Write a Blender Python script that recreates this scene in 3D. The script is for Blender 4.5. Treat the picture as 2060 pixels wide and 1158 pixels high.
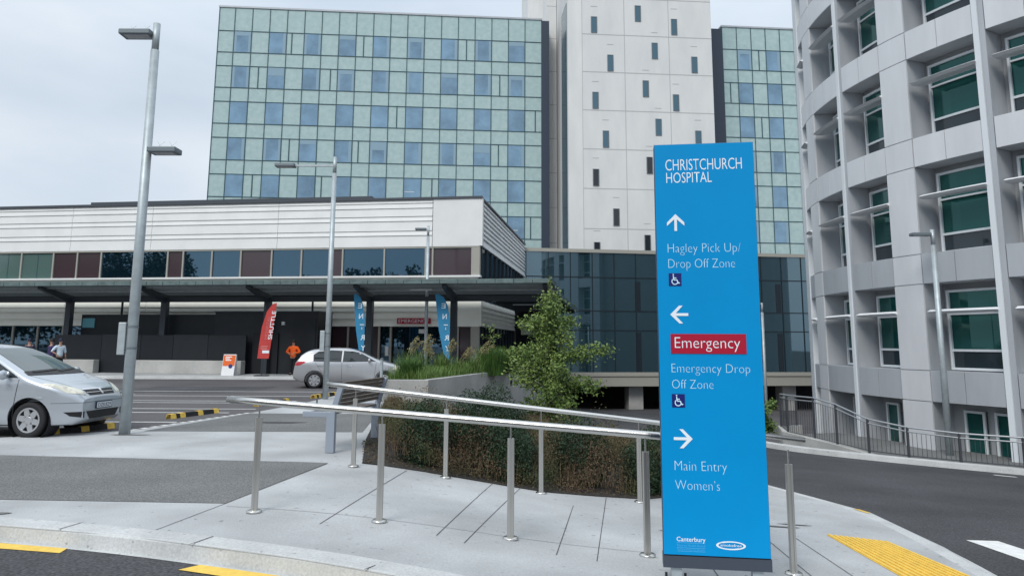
import bpy, bmesh, math, random
import numpy as np
from mathutils import Vector, Matrix
from mathutils.bvhtree import BVHTree
R_ = math.radians
random.seed(7); rng = np.random.default_rng(7)
scn = bpy.context.scene
col = scn.collection
for o in list(bpy.data.objects): bpy.data.objects.remove(o)

# ------------------------------------------------------------------ camera
PITCH, ROLL, CAMH = math.atan(.1506), .005, 1.7
f0 = Vector((0, math.cos(PITCH), math.sin(PITCH))); r0 = Vector((1, 0, 0)); u0 = Vector((0, -math.sin(PITCH), math.cos(PITCH)))
rr = math.cos(ROLL)*r0 + math.sin(ROLL)*u0; uu = -math.sin(ROLL)*r0 + math.cos(ROLL)*u0
M = Matrix((rr, uu, -f0)).transposed().to_4x4(); M.translation = (0, 0, CAMH)
cam = bpy.data.objects.new('camera', bpy.data.cameras.new('camera')); col.objects.link(cam)
cam.matrix_world = M
cam.data.sensor_width = 36; cam.data.lens = 1500/2060*36
cam.data.shift_y = -(579-464)/2060
cam.data.clip_end = 3000
scn.camera = cam

# ------------------------------------------------------------------ world and sun (overcast day)
SUN_EL, SUN_AZ = R_(45), R_(205)          # sun behind the camera, to its left
w = bpy.data.worlds.new('World'); scn.world = w; w.use_nodes = True
nt = w.node_tree; nt.nodes.clear(); L = nt.links.new
def N(t, **k):
    n = nt.nodes.new(t)
    for a, b in k.items(): setattr(n, a, b)
    return n
sky = N('ShaderNodeTexSky', sky_type='NISHITA', sun_disc=False, sun_elevation=SUN_EL, sun_rotation=SUN_AZ)
tc = N('ShaderNodeTexCoord'); sep = N('ShaderNodeSeparateXYZ'); L(tc.outputs['Generated'], sep.inputs[0])
mp = N('ShaderNodeMapping'); mp.inputs['Scale'].default_value = (1, 1, 2.6); L(tc.outputs['Generated'], mp.inputs[0])
no = N('ShaderNodeTexNoise'); no.inputs['Scale'].default_value = 1.9; no.inputs['Detail'].default_value = 5; no.inputs['Roughness'].default_value = .5
L(mp.outputs[0], no.inputs['Vector'])
rp = N('ShaderNodeValToRGB'); e = rp.color_ramp.elements
e[0].position = .36; e[0].color = (5.0, 5.8, 6.75, 1); e[1].position = .66; e[1].color = (7.0, 7.6, 8.25, 1)
L(no.outputs['Fac'], rp.inputs[0])
zr = N('ShaderNodeMapRange'); zr.inputs['From Min'].default_value = .3; zr.inputs['From Max'].default_value = 1; zr.inputs['To Min'].default_value = 1.0; zr.inputs['To Max'].default_value = 1.75
L(sep.outputs['Z'], zr.inputs['Value'])
mul = N('ShaderNodeVectorMath', operation='SCALE'); L(rp.outputs[0], mul.inputs[0]); L(zr.outputs[0], mul.inputs['Scale'])
mx = N('ShaderNodeMixRGB'); mx.inputs[0].default_value = .93; L(sky.outputs[0], mx.inputs[1]); L(mul.outputs[0], mx.inputs[2])
bg = N('ShaderNodeBackground'); bg.inputs[1].default_value = .1; L(mx.outputs[0], bg.inputs[0])
ow = N('ShaderNodeOutputWorld'); L(bg.outputs[0], ow.inputs[0])
sl = bpy.data.lights.new('sun', 'SUN'); sl.energy = 1.6; sl.angle = R_(22); sl.color = (1, .96, .9)
so = bpy.data.objects.new('sun', sl); col.objects.link(so)
sd = Vector((math.sin(SUN_AZ)*math.cos(SUN_EL), math.cos(SUN_AZ)*math.cos(SUN_EL), math.sin(SUN_EL)))
so.rotation_euler = (-sd).to_track_quat('-Z', 'Y').to_euler(); so.location = sd*50
scn.view_settings.view_transform = 'Standard'; scn.view_settings.look = 'None'
scn.view_settings.exposure = .24; scn.view_settings.gamma = 1

# ------------------------------------------------------------------ materials
MATS = {}
def mat(name, c, rough=.6, metal=0, var=0, vs=3., vdet=4, bump=0, bs=20., ior=1.45, coat=0, c2=None, stretch=(1,1,1), trans=0, emit=0, spec=.5):
    if name in MATS: return MATS[name]
    m = bpy.data.materials.new(name); m.use_nodes = True; t = m.node_tree; lk = t.links.new
    b = t.nodes['Principled BSDF']
    b.inputs['Roughness'].default_value = rough; b.inputs['Metallic'].default_value = metal; b.inputs['IOR'].default_value = ior
    b.inputs['Coat Weight'].default_value = coat; b.inputs['Base Color'].default_value = (*c, 1)
    b.inputs['Specular IOR Level'].default_value = spec
    if coat: b.inputs['Coat Roughness'].default_value = .04
    if emit: b.inputs['Emission Color'].default_value = (*c, 1); b.inputs['Emission Strength'].default_value = emit
    if var or c2 or bump:
        co = t.nodes.new('ShaderNodeTexCoord'); mpn = t.nodes.new('ShaderNodeMapping'); mpn.inputs['Scale'].default_value = stretch
        lk(co.outputs['Object'], mpn.inputs[0])
    if var or c2:
        n = t.nodes.new('ShaderNodeTexNoise'); n.inputs['Scale'].default_value = vs; n.inputs['Detail'].default_value = vdet; n.inputs['Roughness'].default_value = .6
        lk(mpn.outputs[0], n.inputs['Vector'])
        r = t.nodes.new('ShaderNodeValToRGB'); ee = r.color_ramp.elements
        if c2 is None:
            a = tuple(x*(1-var) for x in c); z = tuple(min(1, x*(1+var)) for x in c)
        else: a, z = c, c2
        ee[0].position = .32; ee[0].color = (*a, 1); ee[1].position = .68; ee[1].color = (*z, 1)
        lk(n.outputs['Fac'], r.inputs[0]); lk(r.outputs[0], b.inputs['Base Color'])
    if bump:
        n2 = t.nodes.new('ShaderNodeTexNoise'); n2.inputs['Scale'].default_value = bs; n2.inputs['Detail'].default_value = 3
        lk(mpn.outputs[0], n2.inputs['Vector'])
        bp = t.nodes.new('ShaderNodeBump'); bp.inputs['Strength'].default_value = bump; bp.inputs['Distance'].default_value = .02
        lk(n2.outputs['Fac'], bp.inputs['Height']); lk(bp.outputs[0], b.inputs['Normal'])
    MATS[name] = m
    return m
def tint(n, c): MATS[n].node_tree.nodes['Principled BSDF'].inputs['Specular Tint'].default_value = (*c, 1)
def two_scale(name, c, rough, big, bigs, fine, fines, bump=.3, ior=1.45, spots=0):
    """aggregate surface: large soft patches multiplied with fine grain"""
    m = mat(name, c, rough, ior=ior); t = m.node_tree; lk = t.links.new; b = t.nodes['Principled BSDF']
    co = t.nodes.new('ShaderNodeTexCoord'); cur = None
    for amt, s, d in ((big, bigs, 5), (fine, fines, 2)):
        n = t.nodes.new('ShaderNodeTexNoise'); n.inputs['Scale'].default_value = s; n.inputs['Detail'].default_value = d
        lk(co.outputs['Object'], n.inputs['Vector'])
        r = t.nodes.new('ShaderNodeMapRange'); r.inputs['From Min'].default_value = .3; r.inputs['From Max'].default_value = .7
        r.inputs['To Min'].default_value = 1-amt; r.inputs['To Max'].default_value = 1+amt; lk(n.outputs['Fac'], r.inputs['Value'])
        mu = t.nodes.new('ShaderNodeVectorMath'); mu.operation = 'SCALE'
        if cur is None: mu.inputs[0].default_value = c
        else: lk(cur, mu.inputs[0])
        lk(r.outputs[0], mu.inputs['Scale']); cur = mu.outputs[0]
    if spots:
        n3 = t.nodes.new('ShaderNodeTexNoise'); n3.inputs['Scale'].default_value = spots; n3.inputs['Detail'].default_value = 1; lk(co.outputs['Object'], n3.inputs['Vector'])
        r3 = t.nodes.new('ShaderNodeMapRange'); r3.inputs['From Min'].default_value = .70; r3.inputs['From Max'].default_value = .76; r3.inputs['To Min'].default_value = 1; r3.inputs['To Max'].default_value = .62; lk(n3.outputs['Fac'], r3.inputs['Value'])
        m3 = t.nodes.new('ShaderNodeVectorMath'); m3.operation = 'SCALE'; lk(cur, m3.inputs[0]); lk(r3.outputs[0], m3.inputs['Scale']); cur = m3.outputs[0]
    lk(cur, b.inputs['Base Color'])
    bp = t.nodes.new('ShaderNodeBump'); bp.inputs['Strength'].default_value = bump; bp.inputs['Distance'].default_value = .01
    lk(n.outputs['Fac'], bp.inputs['Height']); lk(bp.outputs[0], b.inputs['Normal'])
    return m
two_scale('concrete_path', (.40, .41, .412), .8, .20, .7, .12, 60, .15, spots=11)
two_scale('concrete_kerb', (.47, .48, .475), .85, .14, 1.5, .11, 45, .25, spots=14)
two_scale('concrete_wall', (.40, .40, .385), .85, .2, .8, .1, 25, .2)
two_scale('asphalt_path', (.145, .148, .146), .85, .12, .8, .5, 55, .5)
two_scale('asphalt_park', (.085, .08, .082), .85, .22, .35, .35, 40, .4)
two_scale('asphalt_road', (.052, .052, .056), .85, .28, .45, .6, 38, .6)
two_scale('soil', (.04, .036, .032), .95, .3, 1, .4, 30, .6)
mat('yellow_paint', (.76, .51, .09), .7, var=.12, vs=14)
mat('white_paint', (.72, .72, .70), .7, var=.12, vs=9)
mat('road_dirt', (.03, .03, .03), .9)
mat('galvanised', (.42, .47, .49), .5, metal=.45, var=.1, vs=6)
mat('lamp_grey', (.17, .20, .22), .5, metal=.3)
mat('lens_white', (.55, .58, .6), .3)
mat('steel', (.62, .61, .585), .24, metal=1, bump=.05, bs=3, stretch=(40, 40, 1))
mat('steel_post', (.52, .51, .48), .34, metal=.85, bump=.05, bs=3, stretch=(40, 40, 1))
mat('grey_frame', (.30, .34, .40), .5, metal=.2)
mat('timber', (.13, .11, .095), .7, var=.3, vs=8, stretch=(6, 1, 6))
mat('sign_blue', (.0, .275, .62), .4, spec=.2, var=.03, vs=2)
mat('sign_navy', (.006, .012, .15), .4)
mat('sign_red', (.40, .004, .03), .4)
mat('sign_base', (.05, .062, .085), .45)
mat('sign_side', (.03, .06, .11), .4)
mat('letter', (.80, .87, .92), .5)
mat('letter_thin', (.62, .86, .97), .5)
mat('letter_faint', (.10, .50, .85), .5)
mat('clad_white', (.74, .75, .74), .5, var=.05, vs=.6)
mat('clad_shadow', (.22, .22, .22), .6)
mat('clad_cream', (.82, .83, .76), .55, var=.05, vs=.7)
mat('dark_metal', (.028, .036, .045), .45)
mat('roof_dark', (.06, .07, .085), .5)
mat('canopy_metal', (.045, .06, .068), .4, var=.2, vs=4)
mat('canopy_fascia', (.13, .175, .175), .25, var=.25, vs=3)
mat('beige_metal', (.36, .35, .31), .5)
mat('glass_dark', (.004, .012, .02), .015, ior=2.4)
mat('glass_green', (.09, .15, .14), .06, ior=1.7)
mat('glass_maroon', (.055, .036, .042), .12, ior=1.6)
mat('hoarding', (.006, .009, .013), .5, var=.2, vs=2)
mat('hoarding_grey', (.010, .013, .017), .5, var=.15, vs=2)
mat('interior_dark', (.006, .008, .012), .7)
mat('link_glass', (.014, .033, .042), .02, ior=2.6)
mat('link_frame', (.012, .02, .028), .4)
mat('warm_panel', (.34, .33, .29), .6)
mat('tower_panel', (.34, .47, .465), .2, c2=(.43, .555, .545), vs=1.6, vdet=6, bump=.2, bs=1.3, ior=1.6)
mat('tower_window', (.18, .29, .40), .05, ior=1.7, var=.3, vs=.3)
mat('tower_blind', (.24, .36, .44), .2, ior=1.6)
mat('tower_mullion', (.035, .09, .11), .35)
mat('tower_dark', (.035, .05, .075), .4)
mat('tower_white', (.60, .61, .605), .75, c2=(.68, .685, .675), vs=.5, vdet=8, bump=.5, bs=1.4, stretch=(1, 1, .35))
mat('joint', (.42, .43, .43), .8)
mat('slot_glass', (.06, .12, .16), .08, ior=1.7)
mat('slot_glass_dark', (.015, .02, .025), .08, ior=1.6)
mat('slot_frame', (.16, .18, .20), .5)
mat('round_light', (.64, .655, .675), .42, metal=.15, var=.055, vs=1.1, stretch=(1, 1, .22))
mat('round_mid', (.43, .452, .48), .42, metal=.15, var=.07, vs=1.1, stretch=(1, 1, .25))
mat('round_wall', (.37, .385, .40), .55, var=.05, vs=.5)
mat('round_white', (.68, .72, .75), .4)
mat('blade_white', (.80, .82, .84), .35)
mat('round_dark_pane', (.022, .034, .042), .06, ior=1.5)
mat('round_glass', (.008, .06, .055), .03, ior=1.6)
mat('curtain', (.07, .20, .18), .3)
mat('fence_metal', (.05, .055, .065), .45)
mat('fence_rail', (.34, .36, .38), .4, metal=.5)
mat('car_paint', (.50, .535, .575), .3, metal=.55, coat=.8)
mat('car_paint_hatch', (.46, .47, .49), .3, metal=.55, coat=.8)
mat('car_glass', (.06, .085, .085), .04, ior=1.9)
mat('side_glass', (.012, .018, .02), .04, ior=1.7)
mat('tyre', (.018, .018, .02), .8)
mat('rim', (.52, .53, .55), .35, metal=.7)
mat('trim_black', (.012, .012, .014), .5)
mat('headlamp', (.62, .60, .50), .12, coat=.6, var=.35, vs=7)
mat('red_lamp', (.45, .02, .03), .15, coat=.6)
mat('chrome', (.75, .77, .8), .12, metal=1)
mat('plate', (.02, .03, .06), .5); mat('plate_field', (.62, .66, .70), .4)
mat('rubber_black', (.02, .02, .022), .8, var=.3, vs=8)
mat('flag_red', (.52, .055, .05), .7, var=.1, vs=3); mat('flag_blue', (.035, .24, .44), .7, var=.1, vs=3)
mat('flag_text_red', (.62, .22, .20), .7)
mat('orange', (.72, .13, .02), .7); mat('hivis', (.90, .13, .012), .75)
mat('skin', (.42, .24, .17), .6); mat('navy', (.015, .02, .05), .8); mat('purple_navy', (.04, .03, .10), .8); mat('pale_shirt', (.55, .66, .75), .8)
mat('dark_trouser', (.015, .016, .02), .85); mat('hair', (.02, .015, .012), .7); mat('white_sheet', (.72, .73, .74), .6)
mat('bark', (.11, .09, .065), .9, var=.3, vs=9)
mat('leaf_tree', (.055, .12, .03), .55, c2=(.21, .29, .07), vs=2.2, vdet=6)
mat('leaf_back', (.02, .04, .015), .6, c2=(.05, .08, .03), vs=.3)
mat('shrub_leaf', (.115, .078, .045), .8, c2=(.045, .07, .02), vs=1.25, vdet=2)
mat('shrub_green', (.012, .035, .018), .7, c2=(.03, .06, .025), vs=4)
mat('grass_blade', (.06, .13, .02), .6, c2=(.14, .22, .05), vs=3)
mat('grass_dark', (.04, .10, .02), .6, c2=(.08, .17, .03), vs=3)
mat('plume', (.24, .21, .09), .8, c2=(.36, .32, .17), vs=6)
mat('rust_plant', (.22, .12, .04), .8, c2=(.12, .10, .04), vs=5)
mat('sign_cyan', (.10, .30, .36), .3)

_e = next(n for n in MATS['shrub_leaf'].node_tree.nodes if n.type == 'VALTORGB').color_ramp.elements; _e[0].position = .47; _e[1].position = .70
tint('glass_dark', (.45, .75, 1)); tint('link_glass', (.62, .86, 1)); tint('tower_window', (.7, .88, 1)); tint('round_glass', (.5, 1, .95)); tint('slot_glass', (.7, .9, 1))
# ------------------------------------------------------------------ mesh helpers
class MB:
    def __init__(s): s.v = []; s.f = []
    def add(s, vs, fs):
        b = len(s.v); s.v += [tuple(p) for p in vs]; s.f += [tuple(i+b for i in q) for q in fs]; return s
    def box(s, x0, x1, y0, y1, z0, z1):
        v = [(x0,y0,z0),(x1,y0,z0),(x1,y1,z0),(x0,y1,z0),(x0,y0,z1),(x1,y0,z1),(x1,y1,z1),(x0,y1,z1)]
        return s.add(v, [(0,3,2,1),(4,5,6,7),(0,1,5,4),(1,2,6,5),(2,3,7,6),(3,0,4,7)])
    def tube(s, path, r, n=10, cap=True):
        P = [Vector(p) for p in path]; rs = r if isinstance(r, (list, tuple)) else [r]*len(P)
        b = len(s.v); up = None
        for i, p in enumerate(P):
            d = (P[min(i+1, len(P)-1)] - P[max(i-1, 0)]).normalized()
            if up is None: up = d.orthogonal().normalized()
            a = (up - d*up.dot(d)).normalized(); up = a; c = d.cross(a)
            for k in range(n):
                t = 2*math.pi*k/n; s.v.append(tuple(p + rs[i]*(math.cos(t)*a + math.sin(t)*c)))
        for i in range(len(P)-1):
            for k in range(n):
                s.f.append((b+i*n+k, b+i*n+(k+1) % n, b+(i+1)*n+(k+1) % n, b+(i+1)*n+k))
        if cap: s.f.append(tuple(b+k for k in range(n))[::-1]); s.f.append(tuple(b+(len(P)-1)*n+k for k in range(n)))
        return s
    def prism(s, poly, fn, d0, d1):
        """poly 2-D, fn(a,b,d) -> 3-D"""
        n = len(poly); vs = [fn(a, b, d0) for a, b in poly] + [fn(a, b, d1) for a, b in poly]
        fs = [tuple(range(n))[::-1], tuple(range(n, 2*n))] + [(i, (i+1) % n, n+(i+1) % n, n+i) for i in range(n)]
        return s.add(vs, fs)
    def lathe(s, prof, n=24, fn=lambda x, y, z: (x, y, z)):
        b = len(s.v)
        for r, z in prof:
            for k in range(n):
                t = 2*math.pi*k/n; s.v.append(fn(r*math.cos(t), r*math.sin(t), z))
        for i in range(len(prof)-1):
            for k in range(n): s.f.append((b+i*n+k, b+i*n+(k+1) % n, b+(i+1)*n+(k+1) % n, b+(i+1)*n+k))
        return s
    def build(s, name, m, parent=None, smooth=False, bevel=0, autos=None, fix=True):
        me = bpy.data.meshes.new(name); me.from_pydata(s.v, [], s.f)
        if fix:
            bm = bmesh.new(); bm.from_mesh(me); bmesh.ops.recalc_face_normals(bm, faces=bm.faces); bm.to_mesh(me); bm.free()
        return link(name, me, m, parent, smooth, bevel)
def link(name, me, m, parent=None, smooth=False, bevel=0):
    if isinstance(m, str): m = MATS[m]
    if m and not me.materials: me.materials.append(m)
    if smooth: me.polygons.foreach_set('use_smooth', [True]*len(me.polygons))
    o = bpy.data.objects.new(name, me); col.objects.link(o)
    if parent is not None: o.parent = parent
    if bevel:
        b = o.modifiers.new('bevel', 'BEVEL'); b.width = bevel; b.segments = 2; b.limit_method = 'ANGLE'
    return o
def tag(o, label, cat, group=None):
    o['label'] = label; o['category'] = cat
    if group: o['group'] = group
    return o
def thing(name, label, cat, loc=(0,0,0), rz=0, group=None, sc=1):
    o = bpy.data.objects.new(name, None); col.objects.link(o); o.location = loc; o.rotation_euler = (0,0,R_(rz)); o.scale = (sc,)*3
    o.empty_display_size = .3
    return tag(o, label, cat, group)
def struct(o): o['kind'] = 'structure'; return o
def stuff(o): o['kind'] = 'stuff'; return o
def copy_tree(o, parent=None):
    c = o.copy(); col.objects.link(c)
    if parent is not None: c.parent = parent
    for ch in list(o.children): copy_tree(ch, c)
    return c
def big_mesh(name, V, F, m, parent=None, k=3):
    me = bpy.data.meshes.new(name); V = np.asarray(V, np.float32); F = np.asarray(F, np.int32)
    me.vertices.add(len(V)); me.vertices.foreach_set('co', V.ravel())
    me.loops.add(F.size); me.loops.foreach_set('vertex_index', F.ravel())
    me.polygons.add(len(F)); me.polygons.foreach_set('loop_start', np.arange(0, F.size, F.shape[1], dtype=np.int32))
    me.update(calc_edges=True); me.validate()
    return link(name, me, m, parent)
def leaves(P, size, aspect=.55, flat=0.):
    """leaf-shaped quads at the points P"""
    n = len(P); d = rng.normal(size=(n, 3)); d[:, 2] *= (1-flat); d /= np.linalg.norm(d, axis=1)[:, None]
    q = rng.normal(size=(n, 3)); e2 = np.cross(d, q); e2 /= np.linalg.norm(e2, axis=1)[:, None]
    s = (size*rng.uniform(.6, 1.3, n))[:, None]
    V = np.stack([P - d*s*.5, P + e2*s*aspect*.5, P + d*s*.5, P - e2*s*aspect*.5], 1).reshape(-1, 3)
    return V, np.arange(4*n).reshape(n, 4)
def text(s, m, parent, x0, base, cap, x1=None, y=0, name='lettering', offset=-.012, mirror=False, plane=None, space=1.0, depth=.0015):
    """lettering fitted between x0 and x1 with the given cap height, in the parent's local xz plane at depth y"""
    cu = bpy.data.curves.new('t', 'FONT'); cu.body = s; cu.offset = offset; cu.resolution_u = 3; cu.space_character = space
    o = bpy.data.objects.new('t', cu); col.objects.link(o); dg = bpy.context.evaluated_depsgraph_get()
    me = bpy.data.meshes.new_from_object(o.evaluated_get(dg)); bpy.data.objects.remove(o)
    me.materials.clear(); xs = [v.co.x for v in me.vertices]; a, b = min(xs), max(xs)
    ks = cap/.729; kx = ks*.8 if x1 is None else (x1-x0)/(b-a)
    bm = bmesh.new(); bm.from_mesh(me)
    for v in bm.verts:
        X = (v.co.x-a)*kx
        if mirror: X = (b-a)*kx - X
        X += x0; Z = base + v.co.y*ks
        v.co = plane(X, y, Z) if plane else (X, y, Z)
    bm.to_mesh(me); bm.free()
    return link(name, me, m, parent)

# ------------------------------------------------------------------ terrain
def sm(t): t = min(1, max(0, t)); return t*t*(3-2*t)
def G(x, y):
    p = max(-3.4, min(.0, -.24-.06*(x-1.27)-.052*(y-7.27)))
    t = min(1, max(0, (y-16)/6.45)); xe2 = -3.35+(min(y, 35.5)-22.45)*.276+max(0, y-35.5)*.1
    return sm((x-(-3*(1-t)+xe2*t))/(4*(1-t)+.9*t))*p
def grid_bm(poly, step):
    bm = bmesh.new(); bm.faces.new([bm.verts.new((a, b, 0)) for a, b in poly])
    for ax in (0, 1):
        lo = min(p[ax] for p in poly); hi = max(p[ax] for p in poly); k = math.floor(lo/step)+1
        while k*step < hi:
            co = [0, 0, 0]; co[ax] = k*step; no_ = [0, 0, 0]; no_[ax] = 1
            bmesh.ops.bisect_plane(bm, geom=bm.verts[:]+bm.edges[:]+bm.faces[:], plane_co=co, plane_no=no_, dist=1e-5); k += 1
    return bm
def sheet(name, poly, off, m, step=.8, skirt=0, parent=None, zf=None):
    bm = grid_bm(poly, step)
    for v in bm.verts: v.co.z = (zf or G)(v.co.x, v.co.y)+off
    bmesh.ops.triangulate(bm, faces=bm.faces[:])
    bmesh.ops.recalc_face_normals(bm, faces=bm.faces[:])
    if sum(f.normal.z for f in bm.faces) < 0: bmesh.ops.reverse_faces(bm, faces=bm.faces[:])
    if skirt:
        be = [e_ for e_ in bm.edges if e_.is_boundary]
        g = bmesh.ops.extrude_edge_only(bm, edges=be)['geom']
        for v in g:
            if isinstance(v, bmesh.types.BMVert): v.co.z -= skirt
    me = bpy.data.meshes.new(name); bm.to_mesh(me); bm.free()
    return link(name, me, m, parent)
def sweep(name, path, sec, m, parent=None, zf=G, step=.35):
    """sweep section (offset to the right of the path, height above ground) along a ground path"""
    pts = []
    for (a, b) in zip(path[:-1], path[1:]):
        n = max(1, int(math.dist(a, b)/step)); pts += [(a[0]+(b[0]-a[0])*i/n, a[1]+(b[1]-a[1])*i/n) for i in range(n)]
    pts.append(path[-1])
    for _ in range(4): pts = [pts[0]]+[((pts[i-1][0]+2*pts[i][0]+pts[i+1][0])/4, (pts[i-1][1]+2*pts[i][1]+pts[i+1][1])/4) for i in range(1, len(pts)-1)]+[pts[-1]]
    mb = MB(); n = len(sec)
    for i, p in enumerate(pts):
        a, b = pts[max(0, i-1)], pts[min(len(pts)-1, i+1)]; d = Vector((b[0]-a[0], b[1]-a[1])).normalized(); rgt = (d.y, -d.x)
        for o_, z in sec: mb.v.append((p[0]+rgt[0]*o_, p[1]+rgt[1]*o_, zf(*p)+z))
    for i in range(len(pts)-1):
        for k in range(n-1): mb.f.append((i*n+k, i*n+k+1, (i+1)*n+k+1, (i+1)*n+k))
    return mb.build(name, m, parent)

# ================================================================== THE SETTING
gv = []; gf = []
xs = np.concatenate([np.linspace(-400, -40, 10), np.linspace(-36, 44, 41), np.linspace(50, 400, 10)])
ys = np.concatenate([np.linspace(-300, -12, 10), np.linspace(-8, 66, 38), np.linspace(72, 600, 10)])
for y in ys:
    for x in xs: gv.append((x, y, G(x, y)-.32))
for j in range(len(ys)-1):
    for i in range(len(xs)-1): gf.append((j*len(xs)+i, j*len(xs)+i+1, (j+1)*len(xs)+i+1, (j+1)*len(xs)+i))
gm = bpy.data.meshes.new('ground'); gm.from_pydata(gv, [], gf); struct(link('ground', gm, 'asphalt_park', None, True))
ROAD = [(-45, -25), (45, -25), (45, 21), (15.2, 21.9), (11.6, 23.7), (8.8, 26.2), (9.6, 30), (12, 40), (16, 62), (2, 62), (0.5, 34), (2.2, 24), (-2, 12.2), (-8, 11), (-45, 16.5)]
struct(sheet('road', ROAD, -.125, 'asphalt_road', 1.0))
KERB = [(-34, 14.4), (-20, 10.9), (-12, 9.0), (-8, 8.1), (-4.74, 7.27), (-3.42, 6.93), (-1.73, 6.27), (-.5, 5.75), (1.2, 4.95), (2.6, 4.25)]
PATH = KERB + [(3.9, 4.4), (4.35, 6), (4.56, 7.43), (4.86, 8.78), (5.17, 11.2), (4.6, 13.85), (4.2, 14.6), (3.2, 12.2), (1.9, 10.97), (.4, 10.9), (-.9, 10.95), (-2.15, 11.15),
      (-2.55, 13.6), (-3.72, 22.4), (-3.85, 30), (-5.3, 30), (-5.9, 21), (-6.3, 18.6), (-7.3, 14.8), (-8.0, 14.45), (-9.05, 13.65), (-14, 13.7), (-34, 18.5)]
struct(sheet('footpath', PATH, 0, 'concrete_path', .6, .3))
ASPH = [(-20, 13.3), (-12, 12.1), (-7.67, 11.58), (-5, 11.27), (-2.61, 11.03), (-3.03, 8.28), (-5.51, 8.42), (-8, 9.05), (-12, 10.1), (-20, 12.2)]
struct(sheet('asphalt_path', ASPH, .005, 'asphalt_path', .6))
struct(sheet('asphalt_path', [(-7.05, 14.72), (-2.85, 14.72), (-3.2, 18.4), (-6.28, 18.4)], .005, 'asphalt_path', .6))
struct(sheet('car_park', [(-60, 22), (-34, 18.5), (-14, 13.7), (-9.05, 13.65), (-8.0, 14.45), (-7.3, 14.8), (-6.3, 18.6), (-5.9, 21), (-5.3, 30), (-3.85, 30), (-3.2, 35.4), (-60, 35.4)], -.02, 'asphalt_park', 1.0))
struct(sheet('forecourt', [(-60, 35.2), (-4, 35.2), (-1.5, 34.6), (.9, 36.2), (3.5, 59), (-8, 60), (-60, 60)], .10, 'concrete_path', 2, .3, zf=lambda x, y: 0))
struct(sweep('kerb', KERB, [(-.26, .002), (-.25, .010), (-.03, .008), (.0, -.012), (.035, -.122), (.05, -.118), (.085, -.122)], 'concrete_kerb'))
RK = [(2.6, 4.25), (3.9, 4.4), (4.35, 6), (4.56, 7.43), (4.86, 8.78), (5.17, 11.2), (4.6, 13.85), (4.3, 15.2)]
struct(sweep('kerb', RK, [(-.20, .002), (-.19, .010), (-.03, .010), (.0, -.01), (.05, -.12), (.25, -.12)], 'concrete_kerb'))
FK = [(9.2, 30), (8.75, 27.2), (9.3, 25.4), (10.47, 24.2), (12.4, 22.9), (14.5, 21.9), (17, 20.8), (22, 18.8)]
struct(sweep('kerb', FK, [(.0, -.13), (-.02, .02), (-.28, .035), (-.45, -.1)][::-1], 'concrete_kerb'))
struct(sweep('kerb', [(-60, 35.15), (-12, 35.15), (-4, 35.15), (-1.6, 34.55)], [(-.3, .108), (-.02, .106), (.0, .09), (.03, -.03)], 'concrete_kerb', zf=lambda x, y: 0, step=2))
# joints cut in the concrete
def line(name, a, b, wd, m, off=.004, zf=None):
    d = Vector((b[0]-a[0], b[1]-a[1])).normalized(); n = Vector((-d.y, d.x))*wd/2
    return sheet(name, [(a[0]-n.x, a[1]-n.y), (b[0]-n.x, b[1]-n.y), (b[0]+n.x, b[1]+n.y), (a[0]+n.x, a[1]+n.y)], off, m, .4, zf=zf)
for a, b in [((-1.82, 7.45), (-1.47, 10.95)), ((-.69, 7.3), (-.26, 10.9)), ((-.42, 7.1), (.13, 10.88)), ((.41, 7.0), (.93, 10.9)), ((.76, 6.9), (1.34, 10.9)), ((1.75, 6.6), (2.2, 11.0)),
             ((2.97, 6.0), (3.19, 8.9)), ((2.55, 6.0), (2.78, 8.4)), ((-3.25, 7.05), (-3.03, 8.28)), ((-3.03, 8.28), (-2.61, 11.0))]:
    struct(line('paving_joint', a, b, .009, 'asphalt_park'))
struct(line('paving_joint', (-2.97, 8.14), (-.13, 7.58), .008, 'asphalt_path')); struct(line('paving_joint', (-.13, 7.58), (1.3, 7.42), .008, 'asphalt_path'))
for (x, y, a, b) in [(3.25, 9.4, .22, .05), (3.5, 9.62, .2, .035), (-5.1, 7.75, .12, .05), (-4.9, 16.3, .5, .16), (-7.0, 14.1, .35, .07), (1.85, 8.6, .2, .05)]:
    struct(sheet('stain', [(x+a*math.cos(t)*(1+.25*math.sin(3*t)), y+b*math.sin(t)*(1+.2*math.cos(2*t))) for t in np.linspace(0, 2*math.pi, 15)[:-1]], .0075, 'asphalt_path' if y < 15 else 'road_dirt', 1))
for (x, y, nx, ny) in ((-4.1, 7.12, .25, .97), (-2.7, 6.63, .33, .94), (-1.1, 6.0, .42, .9), (-5.9, 7.55, .22, .97)):
    struct(line('kerb_joint', (x-.02*nx, y-.02*ny), (x+.27*nx, y+.27*ny), .012, 'asphalt_park', .0135))
struct(sheet('road_patch', [(-13.5, 26), (-9.2, 26), (-9.0, 29.5), (-13.6, 29.4)], -.0165, 'asphalt_road', .8))
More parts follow.
